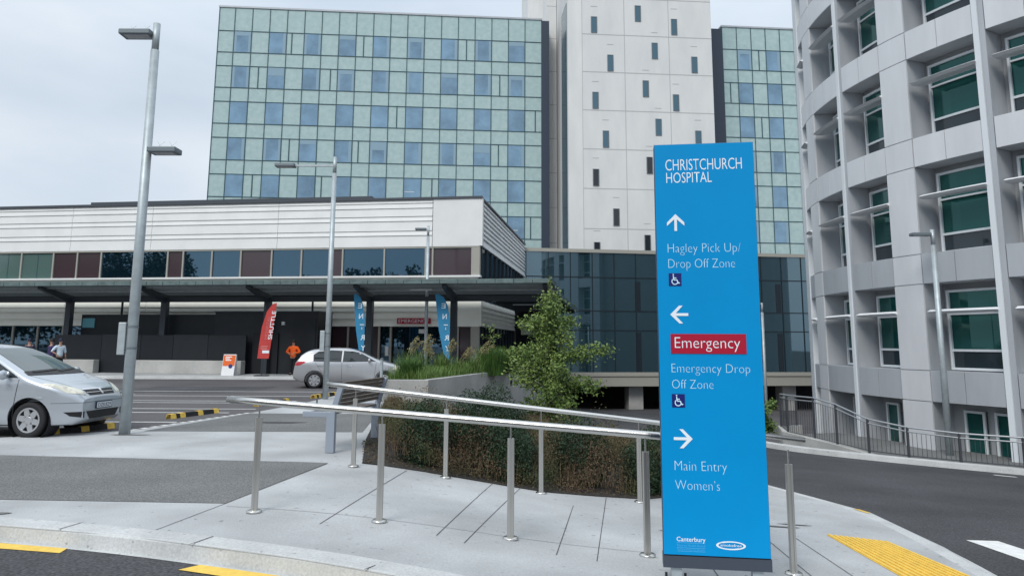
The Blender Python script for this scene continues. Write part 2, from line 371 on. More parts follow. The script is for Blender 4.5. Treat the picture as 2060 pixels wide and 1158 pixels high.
# painted markings
def mark(poly, m, off): return struct(sheet('road_marking', poly, off, m, .5))
mark([(-6.5, 7.58), (-3.94, 6.98), (-3.92, 6.83), (-6.4, 7.38)], 'yellow_paint', -.120)
mark([(-2.56, 6.50), (-1.66, 6.16), (-.9, 5.80), (-.95, 5.64), (-1.8, 6.02), (-2.68, 6.36)], 'yellow_paint', -.118)
mark([(5.9, 10.14), (6.37, 10.23), (6.35, 8.2), (5.88, 8.0)], 'white_paint', -.120)
mark([(13.3, 21.35), (13.75, 21.1), (13.7, 20.9), (13.25, 21.15)], 'white_paint', -.120)
mark([(5.01, 11.4), (5.09, 11.35), (5.12, 11.05), (5.05, 11.05)], 'yellow_paint', .013)
for y, x1 in ((15.5, -8.3), (16.5, -7.2), (18.7, -6.9), (19.75, -6.6), (21.7, -6.4), (22.4, -6.3), (24.4, -6.2), (26.6, -6)):
    mark([(-24, y+.05), (x1, y+.05), (x1, y-.05), (-24, y-.05)], 'white_paint', -.014)
mark([(-17, 25.2), (-12.4, 25.0), (-12.4, 25.14), (-17, 25.34)], 'white_paint', -.013)
for i in range(14):
    t0, t1 = i/14, (i+.62)/14; a = (-7.33+t0*1.03, 14.8+t0*3.8); b = (-7.33+t1*1.03, 14.8+t1*3.8)
    mark([(a[0]-.07, a[1]), (b[0]-.07, b[1]), (b[0]+.05, b[1]), (a[0]+.05, a[1])], 'white_paint', .006)
# planting bed on the bank
BED = [(-2.15, 11.17), (-.9, 10.97), (.4, 10.92), (1.9, 10.99), (3.2, 12.22), (4.15, 14.6), (4.3, 17), (3.6, 20.5), (2.4, 25), (1.6, 35), (0.4, 34), (-2.3, 22.5), (-3.7, 22.45), (-2.57, 13.6)]
struct(sheet('planting_bed', BED, .02, 'soil', .8, .2))

# ================================================================== BUILDINGS
# ---- emergency building: local x along its front (0 at the right corner, negative to the left), local y back along its side
EB = thing('emergency_building', 'long low white clad building with a ribbon of dark windows behind the canopy', 'building', (-1.73, 40, 0), -8)
def boards(x0, x1, z0, z1, y0, n, m, name, side=False, step=.05, pairs=None):
    """horizontal lap boards as a saw-tooth profile extruded along the wall"""
    zs = pairs or [z0+(z1-z0)*i/n for i in range(n+1)]
    prof = []
    for a, b in zip(zs[:-1], zs[1:]): prof += [(-step, a+.015), (-.004, b-.02), (-.004, b)]
    prof = [(.2, zs[0]), (-step+.01, zs[0])] + prof + [(.2, zs[-1])]
    mb = MB()
    if side: mb.prism(prof, lambda a, b, d: (y0-a, d, b), x0, x1)
    else: mb.prism(prof, lambda a, b, d: (d, y0+a, b), x0, x1)
    return mb.build(name, m, EB)
zup = [6.88, 7.5, 7.76, 8.3, 8.56, 9.02, 9.3, 9.5]
for a, b in ((-60, -29.5), (-29.48, -24.4), (-24.38, -19.3), (-19.28, -11.6), (-11.58, -2.66)): boards(a, b, 0, 0, 0, 0, 'clad_white', 'cladding', pairs=zup)
MB().box(-2.62, -.02, -.055, .2, 6.88, 9.5).build('corner_panel', 'clad_white', EB)
MB().box(-.055, .14, -.05, .3, 6.9, 9.5).build('corner_panel', 'clad_white', EB)
boards(.32, 19.6, 0, 0, .0, 0, 'clad_white', 'cladding', True, .10, [6.9, 7.35, 7.62, 7.9, 8.17, 8.44, 8.71, 8.98, 9.25, 9.48])
b = MB(); b.box(-60, .12, -.12, .25, 9.5, 9.62); b.box(-.1, .12, .25, 19.7, 9.5, 9.58); b.box(-60, -.2, .2, 19.4, 9.3, 9.45); b.build('roof', 'roof_dark', EB)
b = MB(); b.box(-23.6, -6.3, .35, 8, 9.59, 9.84); b.build('roof_plant_screen', 'roof_dark', EB)
MB().box(-60, -.3, .30, 19.4, -.5, 9.3).build('wall', 'interior_dark', EB)
MB().box(-60, .0, -.03, .3, 6.80, 6.88).build('soffit', 'beige_metal', EB)
MB().box(-60, .06, -.14, .3, 5.2, 5.3).build('sill', 'clad_white', EB)
MB().box(-60, -.1, .02, .3, 3.96, 5.2).build('spandrel', 'clad_cream', EB)
up = [(-60, -27.5, 'g'), (-27.5, -25.42, 'g'), (-25.42, -23.88, 'm'), (-23.88, -22.36, 'm'), (-22.36, -20.26, 'd'), (-20.26, -18.18, 'd'), (-18.18, -17.23, 'm'), (-17.23, -15.47, 'd'), (-15.47, -13.72, 'd'),
      (-13.72, -11.88, 'm'), (-11.88, -10.12, 'd'), (-10.12, -8.41, 'd'), (-8.41, -7.72, 'm'), (-7.72, -5.33, 'd'), (-5.33, -3.0, 'd'), (-3.0, -2.61, 'm'), (-2.61, -.42, 'm')]
GM = {'g': 'glass_green', 'm': 'glass_maroon', 'd': 'glass_dark'}; GN = {'g': 'window', 'd': 'window', 'm': 'wall_panel'}
for a, b_, k in up:
    if a < -30: a = -29.3
    p = MB().box(a+.04, b_-.04, .06, .1, 5.3, 6.8).build(GN[k], GM[k], EB)
    MB().box(b_-.045, b_+.045, -.02, .12, 5.3, 6.8).build('frame', 'beige_metal', p)
    if k == 'g': MB().box((a+b_)/2-.015, (a+b_)/2+.015, .045, .062, 5.3, 6.8).build('glazing_bar', 'tower_mullion', p)
MB().box(-.37, .0, -.04, .3, 5.3, 6.8).build('corner_post', 'beige_metal', EB)
for y in np.arange(.4, 19.5, 1.6): MB().box(-.02, .06, y, y+.05, 3.95, 6.88).build('mullion', 'dark_metal', EB)
MB().box(-.06, -.02, .3, 19.5, 3.95, 6.88).build('side_glazing', 'glass_dark', EB)
# ground storey
for a, b_ in ((-60, -24.4), (-24.38, -19.3), (-19.28, -11.6), (-11.58, -2.2)): boards(a, b_, 0, 0, 0, 0, 'clad_cream', 'cladding', pairs=[2.56, 2.95, 3.35, 3.6, 3.97])
MB().box(-2.18, -.02, -.055, .2, 2.56, 3.97).build('corner_panel', 'clad_cream', EB)
MB().box(-.055, .12, -.05, .3, 2.58, 3.97).build('corner_panel', 'clad_cream', EB)
boards(.32, 14.2, 0, 0, .0, 0, 'clad_cream', 'cladding', True, .07, [2.58, 2.9, 3.15, 3.4, 3.65, 3.97])
lo = [(-29.3, -27.6, 'd'), (-27.6, -26, 'd'), (-26, -24.4, 'd'), (-24.4, -22.7, 'd'), (-9.0, -8.3, 'g'), (-8.2, -7.25, 'm'), (-7.2, -5.5, 'm'), (-5.4, -4.85, 'd'), (-4.7, -2.9, 'd'), (-2.75, -1.15, 'd'), (-1.1, -.4, 'm')]
for a, b_, k in lo:
    p = MB().box(a+.04, b_-.04, .08, .12, .1, 2.54).build('door' if (a, b_) == (-4.7, -2.9) else GN[k], GM[k], EB)
    MB().box(b_-.05, b_+.05, -.01, .14, .1, 2.54).build('frame', 'beige_metal', p)
MB().box(-60, -29.4, .06, .12, .1, 2.54).build('window', 'glass_dark', EB)
MB().box(-22.6, -9.05, .06, .12, .1, 2.54).build('wall_panel', 'glass_maroon', EB)
MB().box(-.38, .0, -.03, .3, .1, 2.56).build('corner_post', 'beige_metal', EB)
b = MB()
for y in np.arange(1.0, 13.6, 1.25): MB().box(-.02, .05, y, y+.05, .1, 2.56).build('mullion', 'dark_metal', EB)
MB().box(-.05, .1, 13.9, 14.2, .1, 2.56).build('corner_post', 'beige_metal', EB)
MB().box(-.06, -.02, .3, 19.5, -3, 2.56).build('side_glazing', 'glass_dark', EB)
MB().box(-3.3, -2.95, .04, .075, 2.2, 2.42).build('door_notice', 'white_sheet', EB)
MB().box(-5.15, -4.95, .03, .078, 1.0, 1.5).build('window_notice', 'white_sheet', EB)
MB().box(-.02, 3.0, 13.9, 14.2, -3, 4.3).build('wall', 'interior_dark', EB)
MB().box(.5, 1.3, 13.8, 13.9, 2.3, 3.2).build('wall_panel', 'clad_cream', EB)

# EMERGENCY sign fixed to its wall
ES = thing('wall_sign', 'small red wall sign with white EMERGENCY lettering above the glass entrance doors', 'sign', tuple(EB.matrix_basis @ Vector((-4.48, -.06, 2.70))), -8)
ES.location = Matrix.Translation((-1.73, 40, 0)) @ Matrix.Rotation(R_(-8), 4, 'Z') @ Vector((-4.48, -.06, 2.70))
MB().box(0, 1.86, -.05, 0, 0, .31).build('panel', 'sign_red', ES)
text('EMERGENCY', 'letter', ES, .09, .06, .2, 1.77, -.053, offset=-.008)

# ---- canopy
CA = thing('entrance_canopy', 'long dark metal canopy on slim posts along the front of the low white building', 'canopy', (-1.73, 40, 0), -8)
def slabz(n): return 4.44 - (n+5.8)*.078         # underside height, falling towards the wall
for n_ in np.arange(-5.78, -.5, .34):
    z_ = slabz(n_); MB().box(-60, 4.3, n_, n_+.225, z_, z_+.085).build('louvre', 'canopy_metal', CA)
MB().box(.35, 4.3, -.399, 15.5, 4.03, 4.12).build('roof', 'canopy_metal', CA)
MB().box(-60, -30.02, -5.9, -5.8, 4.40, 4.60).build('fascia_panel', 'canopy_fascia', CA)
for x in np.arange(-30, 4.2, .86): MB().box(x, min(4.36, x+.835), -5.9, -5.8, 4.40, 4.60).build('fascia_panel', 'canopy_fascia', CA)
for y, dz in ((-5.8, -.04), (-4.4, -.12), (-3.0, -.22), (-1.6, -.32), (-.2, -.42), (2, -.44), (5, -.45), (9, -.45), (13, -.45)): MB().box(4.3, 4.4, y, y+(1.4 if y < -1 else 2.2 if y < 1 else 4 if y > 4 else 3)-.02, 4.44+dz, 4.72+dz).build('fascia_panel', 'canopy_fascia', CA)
for y in (-5.2, -4.6, -4.0, -2.0):
    MB().box(-60, 4.25, y, y+.09, slabz(y)-.10, slabz(y)-.006).build('purlin', 'galvanised' if y < -3.9 else 'dark_metal', CA)
MB().box(-60, 4.3, -3.45, -3.25, 3.72, 3.95).build('rear_beam', 'dark_metal', CA)
for y in (3, 6, 9, 12, 15): MB().box(.4, 4.25, y, y+.12, 3.86, 4.028).build('purlin', 'dark_metal', CA)
for x in (-27.06, -21.4, -15.96, -10.3, -4.91, -0.64, 4.05):
    c_ = MB().box(x-.15, x+.15, -3.5, -3.2, .1 if x < 3 else -2.5, 3.95).build('column', 'dark_metal', CA)
    MB().add([(x-.1, -3.2, 3.58), (x+.1, -3.2, 3.58), (x+.1, -5.6, 4.26), (x-.1, -5.6, 4.26), (x-.1, -3.2, 4.05), (x+.1, -3.2, 4.05), (x+.1, -5.6, 4.41), (x-.1, -5.6, 4.41)],
             [(0,3,2,1),(4,5,6,7),(0,1,5,4),(1,2,6,5),(2,3,7,6),(3,0,4,7)]).build('rafter', 'dark_metal', CA)
for x in (-20.2, -9.0): MB().tube([(x, -.8, .1), (x, -.8, 3.9)], .06, 8).build('downpipe', 'dark_metal', CA)
for (x, y) in ((1.5, 2.2), (1.9, 8.0)): MB().box(x, x+1.9, y, y+.14, 3.80, 3.86).build('light_fitting', 'lens_white', CA)
MB().box(-2.6, -1.5, -4.4, -4.28, 4.18, 4.25).build('light_fitting', 'lens_white', CA)

# ---- black hoarding and its concrete base blocks
HO = thing('hoarding', 'black timber hoarding and shed standing under the canopy left of the entrance', 'hoarding', (-1.73, 40, 0), -8)
MB().box(-21.0, -13.3, -2.9, -1.2, .1, 3.10).build('shed', 'hoarding', HO)
MB().box(-13.28, -7.7, -3.10, -1.2, .1, 3.2).build('shed', 'hoarding_grey', HO)
MB().box(-13.32, -7.66, -3.14, -1.18, 3.2, 3.26).build('roof_edge', 'dark_metal', HO)
for i, (a, b_) in enumerate(((-21.9, -19.2), (-19.18, -17.0), (-16.98, -15.2), (-15.18, -13.3), (-13.28, -11.25))):
    MB().box(a, b_, -3.62, -3.5, .1, 2.02+.02*(i % 2)).build('panel', 'hoarding_grey' if i % 2 else 'hoarding', HO)
MB().box(-11.1, -9.75, -3.2, -3.1, .1, 2.15).build('doorway', 'interior_dark', HO)
MB().box(-9.0, -7.8, -3.14, -3.09, .1, 2.9).build('door', 'hoarding', HO)
MB().box(-20.9, -20.2, -2.95, -2.89, 2.4, 2.9).build('window', 'sign_cyan', HO)
MB().box(-9.6, -9.45, -3.2, -3.1, 2.55, 2.72).build('security_light', 'lens_white', HO)
for a, b_, l in ((-24, -19.2, 'long pale concrete base block behind the parked car at the black hoarding'), (-17.05, -11.2, 'pale concrete base block behind the orange board in front of black hoarding')):
    o = MB().box(0, b_-a, -.45, 0, 0, .66).build('concrete_block', 'concrete_wall', None, bevel=.02)
    o.location = Matrix.Translation((-1.73, 40, 0)) @ Matrix.Rotation(R_(-8), 4, 'Z') @ Vector((a, -3.65, .1)); o.rotation_euler.z = R_(-8)
    tag(o, l, 'barrier', 'concrete base blocks')

# ---- hospital tower: glass wing, white concrete core, second glass wing
TW = thing('hospital_tower', 'tall hospital block of pale green glass panels with a white concrete core', 'building', (-36.2, 87, 0), 4.77)
ZT, ZS = 42.5, 4.5; wins = [39.5-ZS*i for i in range(9)]     # window heads
def glass_wing(x0, y0, colw, ncol, wcols, name, splits, blinds, x_first=None):
    W = [x0, x0+(x_first or colw)] ; 
    while len(W) <= ncol: W.append(W[-1]+colw)
    wing = MB().box(W[0], W[-1], y0, y0+18, -3, ZT).build(name, 'tower_panel', TW)
    cap = MB().box(W[0]-.1, W[-1]+.1, y0-.12, y0+18, ZT, ZT+.22).build('parapet', 'round_mid', wing)
    m = MB()
    for x in W: m.box(x-.042, x+.042, y0-.07, y0+.02, -3, ZT)
    for z in wins:
        for zz in (z, z-2.75): m.box(W[0], W[-1], y0-.065, y0+.02, zz-.04, zz+.04)
    for (c_, r_, f_) in splits: x = W[c_]+(W[c_+1]-W[c_])*f_; m.box(x-.06, x+.06, y0-.06, y0+.02, wins[r_]-2.75, wins[r_])
    m.build('mullion_grid', 'tower_mullion', wing)
    for r_, z in enumerate(wins):
        for c_ in wcols:
            wd = MB().box(W[c_]+.06, W[c_+1]-.06, y0-.03, y0+.01, z-2.70, z-.05).build('window', 'tower_window', wing)
            k = (c_*7+r_*3) % 5
            if r_ in blinds:
                a, b_ = W[c_]+.06, W[c_+1]-.06
                bl = []
                if k in (0, 2): bl += [(a+.02, a+.30, z-2.70, z-.1, .04), (b_-.28, b_-.02, z-2.70, z-.1, .04)]
                if k in (1, 3): bl += [(b_-.36, b_-.02, z-2.70, z-.1, .04)]
                if k in (2, 4): bl += [(a+.04, b_-.04, z-(.6 if c_ % 3 else 1.1), z-.06, .044)]
                for x_, x2, z_, z2, dd in bl: MB().box(x_, x2, y0-dd, y0-.031, z_, z2).build('blind', 'tower_blind', wd)
            elif (c_*5+r_*3) % 11 == 1: MB().box(W[c_]+.15, W[c_]+1.3, y0-.04, y0-.031, z-1.75, z-1.65).build('ceiling_lamp', 'lens_white', wd)
    return W
glass_wing(0, 0, 2.115, 19, range(1, 19, 2), 'glass_wing', [(4, 0, .3), (8, 0, .45), (14, 0, .5), (2, 1, .5), (6, 1, .6), (16, 1, .5), (10, 2, .5), (18, 2, .62), (4, 3, .45), (8, 3, .35), (16, 3, .45), (2, 4, .5), (6, 4, .35), (12, 4, .62), (18, 5, .35), (18, 6, .35)], (0, 1, 3), 1.9)
MB().box(39.98, 40.95, -.1, 18, -3, ZT-.1).build('dark_strip', 'tower_dark', TW)
# core in world-aligned pieces expressed in the tower's frame
cr = Matrix.Rotation(R_(-4.77), 4, 'Z') @ Matrix.Translation((36.2, -87, 0)); c0 = cr @ Vector((6.6, 83, 0)); X0, Y0 = c0.x, c0.y
CO = MB().prism([(X0+1.5, Y0), (X0+17.1, Y0), (X0+17.1, Y0+16), (X0, Y0+16), (X0, Y0+1.2)], lambda a, b_, d: (a, b_, d), -3, 66).build('concrete_core', 'tower_white', TW)
MB().box(40.97, X0-.05, 2.6, 16, -3, 66).build('rear_core', 'tower_white', TW)
MB().box(39.0, 41.5, 7, 16, ZT+.3, 66).build('rear_core', 'tower_white', TW)
b = MB()
for z in np.arange(9.9, 62, 4.62): b.box(X0+1.5, X0+17.1, Y0-.012, Y0+.01, z-.05, z+.05)
for x in (6.55, 11.9): b.box(X0+x-.04, X0+x+.04, Y0-.010, Y0+.01, -3, 66)
b.box(X0+1.48, X0+1.53, Y0-.014, Y0+.01, -3, 66)
for z in np.arange(14.2, 62, 4.5): b.box(40.97, X0-.05, 2.588, 2.61, z-.04, z+.04)
b.build('panel_joint', 'joint', CO)
MB().box(X0-.05, X0+.01, Y0+1.9, Y0+5.8, 5, 42.3).build('side_glazing', 'slot_glass', CO)
for i, (x, z) in enumerate([(2.95,38.80),(8.23,40.40),(12.59,38.90),(4.84,34.15),(10.17,35.83),(14.92,34.29),(3.02,29.56),(8.99,31.15),(12.57,29.57),(4.18,24.96),(10.41,26.56),(15.11,25.27),(2.97,20.42),(9.25,21.98),(5.26,15.87),(8.81,12.91),(3.0,12.0),(14.5,20.5),(12.6,16)]):
    wd = MB().box(X0+x-.33, X0+x+.33, Y0-.03, Y0+.02, z-.95, z+.95).build('window', 'slot_glass' if z > 23 else 'slot_glass_dark', CO)
    b = MB()
    for s in (-1, 1): b.box(X0+x+s*.33-.04, X0+x+s*.33+.04, Y0-.06, Y0+.02, z-1, z+1)
    b.box(X0+x-.29, X0+x+.29, Y0-.06, Y0+.02, z+.95, z+1.0); b.box(X0+x-.29, X0+x+.29, Y0-.08, Y0+.02, z-1.0, z-.95); b.build('frame', 'slot_frame', wd)
    MB().box(X0+x-.38, X0+x+.38, Y0-.02, Y0+.01, z+2.25, z+2.31).build('notch', 'joint', wd)
b0 = cr @ Vector((26.0, 92, 0))
MB().box(X0+17.12, b0.x+1.15, b0.y-.1, b0.y+12, -3, ZT-.3).build('dark_strip', 'tower_dark', TW)
glass_wing(b0.x+1.17, b0.y, 1.93, 9, (1, 3, 5, 7), 'glass_wing', [(2, 0, .5), (0, 1, .45), (2, 2, .5)], (0, 3, 5))
MB().box(X0+17.1, X0+17.5, Y0+1, Y0+1.4, 44.6, 45).build('security_camera', 'dark_metal', CO)

# ---- glazed link bridge between the blocks
LK = thing('link_building', 'dark blue glass link block raised on columns between the tower and round building', 'building', (1.13, 59.5, 0), 8.6)
MB().box(0, 34, .0, 12, -.6, 9.0).build('glass_wall', 'link_glass', LK)
MB().box(-.1, 34, -.15, 12, 9.0, 9.28).build('roof', 'beige_metal', LK)
MB().box(0, 34, -.12, 12, -1.65, -.6).build('floor_beam', 'warm_panel', LK)
MB().box(0, 34, -.2, .0, -.86, -.56).build('floor_edge', 'beige_metal', LK)
b = MB()
for x in np.arange(0, 34, 1.82): b.box(x-.03, x+.03, -.06, .02, -.6, 9.0)
for z in (7.0, 4.3, 2.75): b.box(0, 34, -.05, .02, z-.04, z+.04)
b.build('mullion_grid', 'link_frame', LK)
for x in (9.25, 15.4, 21.5): MB().box(x-.22, x+.22, -.035, .01, 4.34, 6.7).build('inner_column', 'link_frame', LK); MB().box(x-.22, x+.22, -.035, .01, -.5, 2.6).build('inner_column', 'link_frame', LK)
for x in (2.5, 9.2, 16, 22.5): MB().box(x-.6, x+.6, .8, 2.0, -4.2, -1.65).build('column', 'concrete_wall', LK)
MB().box(-6, 36, 11, 12, -4.5, -1.65).build('rear_wall', 'interior_dark', LK)
MB().box(3.5, 7.5, 2.4, 2.6, -1.83, -1.72).build('light_fitting', 'lens_white', LK)

# ---- round ward block on the right
RX, RY, RR = 29.5, 31.0, 16.0
RB = thing('round_building', 'curved grey panelled block with recessed green windows and metal sunshade blades', 'building', (RX, RY, 0))
def pa(a, r, z): t = R_(a); return (-r*math.cos(t), r*math.sin(t), z)
def arc(a0, a1, r0, r1, z0, z1, n=None, mb=None):
    mb = mb or MB(); n = n or max(1, int(abs(a1-a0)/2)); b_ = len(mb.v)
    for i in range(n+1):
        a = a0+(a1-a0)*i/n
        mb.v += [pa(a, r0, z0), pa(a, r1, z0), pa(a, r1, z1), pa(a, r0, z1)]
    for i in range(n):
        p, q = b_+4*i, b_+4*(i+1)
        mb.f += [(p, p+1, q+1, q), (p+1, p+2, q+2, q+1), (p+2, p+3, q+3, q+2), (p+3, p, q, q+3)]
    mb.f += [(b_, b_+3, b_+2, b_+1), (b_+4*n, b_+4*n+1, b_+4*n+2, b_+4*n+3)]
    return mb
SPB = [-.2, 3.81, 7.96, 11.97, 16.05, 20.1]; SH = 1.045
arc(-75, 60, 14.6, 15.05, -4.5, 21.6, 60).build('inner_wall', 'round_wall', RB)
arc(-75, 60, .0, 15.9, 21.2, 21.8, 60).build('roof', 'round_mid', RB)
MB().lathe([(14.55, -4.5), (14.55, 21)], 60).build('core_wall', 'round_wall', RB)
PIL = [31.5, 7.7, -16.1, -39.9]; FIN = [18.5, -4.2, -28.0, -51.8]
for a in PIL:
    zs = [-4.3] + [z for s in SPB for z in (s, s+SH)] + [21.2]
    pl_ = arc(a-2.25, a+2.25, 15.05, 15.96, -4.3, 21.2, 3).build('pilaster', 'round_mid', RB)
    for z0, z1 in zip(zs[:-1], zs[1:]): arc(a-2.28, a+2.28, 15.94, 16.0, z0+.015, z1-.015, 3).build('facing_panel', 'round_light', pl_)
for a in FIN:
    wd = 4.5 if a > 10 else .32
    arc(a-wd, a+wd, 15.05, 16.03, -4.3, 21.2, 3).build('fin', 'round_white', RB)
    if a < 10: arc(a-.95, a-.34, 15.05, 15.97, -4.3, 21.2, 2).build('fin_return', 'round_mid', RB)
# bays between pilasters and fins
bays = []
ed = sorted([(a, 2.28) for a in PIL]+[(a, 4.5 if a > 10 else .33) for a in FIN], reverse=True)
for (a1, w1), (a0, w0) in zip(ed[:-1], ed[1:]): bays.append((a0+w0, a1-(.95 if (a1 in FIN and a1 < 10) else w1)))
for bi, (a0, a1) in enumerate(bays):
    am = (a0+a1)/2
    for s, zb in enumerate(SPB):
        sp = arc(a0+.10, a1-.10, 15.06, 15.95, zb, zb+SH, 4).build('spandrel', 'round_mid', RB)
        for u, v in ((a0+.12, am-.04), (am+.04, a1-.12)): arc(u, v, 15.93, 15.985, zb+.01, zb+SH-.01, 3).build('facing_panel', 'round_light' if s > 1 else 'round_mid', sp)  # upper spandrels get the lighter panel: sky reflection put into their colour
        if s == len(SPB)-1: continue
        z0, z1 = zb+SH+.03, SPB[s+1]-.22
        fa0, fa1 = a0+.04, a1-.75
        wn = arc(fa0, fa1, 15.05, 15.14, z0, z1, 3).build('window', 'round_glass', RB)
        if z1-z0 > 2: arc(fa0+.3, fa1-.3, 15.142, 15.15, z0+.08, z0+.62, 3).build('lower_pane', 'round_dark_pane', wn)
        fr = MB()
        for u in (fa0, fa1-.3): arc(u, u+.3, 15.06, 15.22, z0, z1, 1, fr)
        for z in (z0, z1-.08): arc(fa0+.3, fa1-.3, 15.06, 15.215, z, z+.08, 3, fr)
        arc(fa0+.3, fa1-.3, 15.06, 15.2, z0+.62, z0+.70, 3, fr); arc(fa0+.3, fa1-.3, 15.06, 15.2, z0+1.86, z0+1.92, 3, fr)
        fr.build('frame', 'round_white', wn)
        if (bi*3+s) % 4 != 1:
            cu = MB()
            for q in range(2 + (bi+s) % 2):
                u = fa0+.45+q*.42; arc(u, u+.32, 15.145, 15.16, z0+.72, z1-.1 if q < 4 else z1-.8, 1, cu)
            cu.build('curtain', 'curtain', wn)
        if am > 19.6: continue
        # sunshade blade
        zc = z0+1.95; sec = [(15.40, .0), (15.6, .05), (15.95, .085), (16.12, .01), (15.97, -.06), (15.6, -.05)]
        bl = MB(); n = 5; ba0, ba1 = a0-.1, a1-.7
        for i in range(n+1):
            for r, dz in sec: bl.v.append(pa(ba0+(ba1-ba0)*i/n, r, zc+dz))
        for i in range(n):
            for k in range(6): bl.f.append((i*6+k, i*6+(k+1) % 6, (i+1)*6+(k+1) % 6, (i+1)*6+k))
        bl.f += [tuple(range(6)), tuple(range(n*6, n*6+6))]
        bl.build('sunshade_blade', 'blade_white', RB)
    # ground storey doors
    for u, v in ((a0+.5, a0+3.4), (a0+4.6, a0+7.4)):
        wn = arc(u, v, 15.05, 15.14, -3.0, -.45, 2).build('window', 'round_glass', RB)
        fr = MB()
        for q in (u, v-.3): arc(q, q+.3, 15.06, 15.2, -3.0, -.45, 1, fr)
        for z in (-3.0, -.53): arc(u+.3, v-.3, 15.06, 15.195, z, z+.08, 2, fr)
        fr.build('frame', 'round_white', wn)

# ================================================================== STREET FURNITURE
# ---- wayfinding sign: local x across its face, z up, face at y = -.06
SG = thing('wayfinding_sign', 'tall blue hospital direction sign with white lettering standing on the sloping footpath', 'sign', (1.256, 6.45, 0), -8.5)
MB().box(0, .845, -.05, .09, .005, 3.435).build('panel', 'sign_side', SG, bevel=.004)
fc = MB().box(.004, .841, -.06, -.0505, .012, 3.43).build('face', 'sign_blue', SG, bevel=.002)
MB().box(-.004, .849, -.058, .095, -.005-.085, .002).build('plinth', 'sign_base', SG)
for x in (.06, .70):
    lg = MB().box(x, x+.085, -.03, .07, -.26, -.09).build('leg', 'galvanised', SG)
    MB().box(x-.06, x+.145, -.09, .13, -.27, -.245).build('base_plate', 'galvanised', lg)
    for bx in (-.035, .12):
        for by in (-.06, .10): MB().tube([(x+bx, by, -.245), (x+bx, by, -.17)], .011, 8).build('bolt', 'dark_metal', lg)
Yt = -.0615
text('CHRISTCHURCH', 'letter', fc, .095, 3.197, .105, .742, Yt, offset=-.006)
text('HOSPITAL', 'letter', fc, .100, 3.086, .098, .486, Yt, offset=-.006)
text('Hagley Pick Up/', 'letter_thin', fc, .097, 2.476, .084, .703, Yt, offset=-.024)
text('Drop Off Zone', 'letter_thin', fc, .099, 2.343, .084, .652, Yt, offset=-.024)
text('Emergency Drop', 'letter_thin', fc, .103, 1.464, .080, .740, Yt, offset=-.024)
text('Off Zone', 'letter_thin', fc, .103, 1.332, .080, .440, Yt, offset=-.024)
text('Main Entry', 'letter_thin', fc, .107, .672, .084, .524, Yt, offset=-.024)
text('Women\u2019s', 'letter_thin', fc, .107, .520, .082, .463, Yt, offset=-.024)
text('Canterbury', 'letter', fc, .107, .118, .036, .336, Yt, offset=.008)
text('District Health Board', 'letter_faint', fc, .110, .078, .020, .330, Yt)
text('Te Poari Hauora \u014d Waitaha', 'letter_faint', fc, .110, .048, .016, .330, Yt)
b = MB()
for z in (.105, .066, .040): b.box(.108, .334, Yt-.001, Yt, z, z+.003)
b.build('rule', 'letter_faint', fc)
def strip(pts, wd, m, name, parent, y=Yt):
    """flat stroke along a polyline in the sign's face"""
    mb = MB()
    for k, ((x0, z0), (x1, z1)) in enumerate(zip(pts[:-1], pts[1:])):
        d = Vector((x1-x0, z1-z0)).normalized(); n = Vector((-d.y, d.x))*wd/2; yy = y-.0004*(k % 2)
        mb.prism([(x0-n.x, z0-n.y), (x1-n.x, z1-n.y), (x1+n.x, z1+n.y), (x0+n.x, z0+n.y)], lambda a, b_, dd: (a, dd, b_), yy, yy-.0015)
    return mb.build(name, m, parent)
def arrow(cx, cz, ang, s):
    c_, s_ = math.cos(R_(ang)), math.sin(R_(ang)); tf = lambda x, z: (cx+(x*c_-z*s_)*s, cz+(x*s_+z*c_)*s)
    poly = [(.075, 0), (-.0, .075), (-.03, .075), (.028, .0115), (-.075, .0115), (-.075, -.0115), (.028, -.0115), (-.03, -.075), (0, -.075)]
    MB().prism([tf(*p) for p in poly], lambda a, b_, d: (a, d, b_), Yt, Yt-.002).build('arrow', 'letter', fc)
arrow(.169, 2.737, 90, .98); arrow(.178, 1.947, 180, 1.0); arrow(.182, .926, 0, 1.02)
em = MB().box(.101, .718, -.066, -.0605, 1.621, 1.785).build('emergency_panel', 'sign_red', SG)
text('Emergency', 'letter', em, .134, 1.667, .098, .668, -.0675, offset=-.012)
for z0 in (2.190, 1.179):
    pn = MB().box(.099, .204, -.064, -.0605, z0, z0+.108).build('accessibility_symbol', 'sign_navy', SG)
    q = lambda x, z: (.099+.105*x, z0+.108*z)
    strip([q(.36, .80), q(.40, .47), q(.64, .47), q(.76, .2), q(.86, .25)], .009, 'letter_thin', 'seated_figure', pn, -.0645)
    strip([q(.37, .62), q(.6, .62)], .008, 'letter_thin', 'seated_figure', pn, -.0655)
    strip([q(.32+.0, .52)]+[q(.48+.24*math.cos(t), .36+.24*math.sin(t)) for t in np.linspace(2.4, 5.9, 12)], .008, 'letter_thin', 'wheel_ring', pn, -.0645)
    strip([q(.33, .86), q(.40, .93)], .010, 'letter_thin', 'figure_head', pn, -.0645)
# round swoosh emblem with the word inside
for s in (1, -1):
    o_ = [(.534+s*.116*math.cos(t), .100+s*.034*math.sin(t)) for t in np.linspace(-1.15, 2.5, 22)]
    i_ = [(.534+s*.092*math.cos(t)+s*.006, .100+s*.024*math.sin(t)) for t in np.linspace(-1.0, 2.3, 22)]
    mb = MB(); n = 22
    for p, q_ in zip(o_, i_): mb.v += [(p[0], Yt-.001*s-.0008, p[1]), (q_[0], Yt-.001*s-.0008, q_[1])]
    mb.f = [(2*k, 2*k+2, 2*k+3, 2*k+1) for k in range(n-1)]; mb.build('swoosh', 'letter', fc)
text('smokefree', 'letter', fc, .452, .092, .021, .618, Yt-.002, offset=.004)

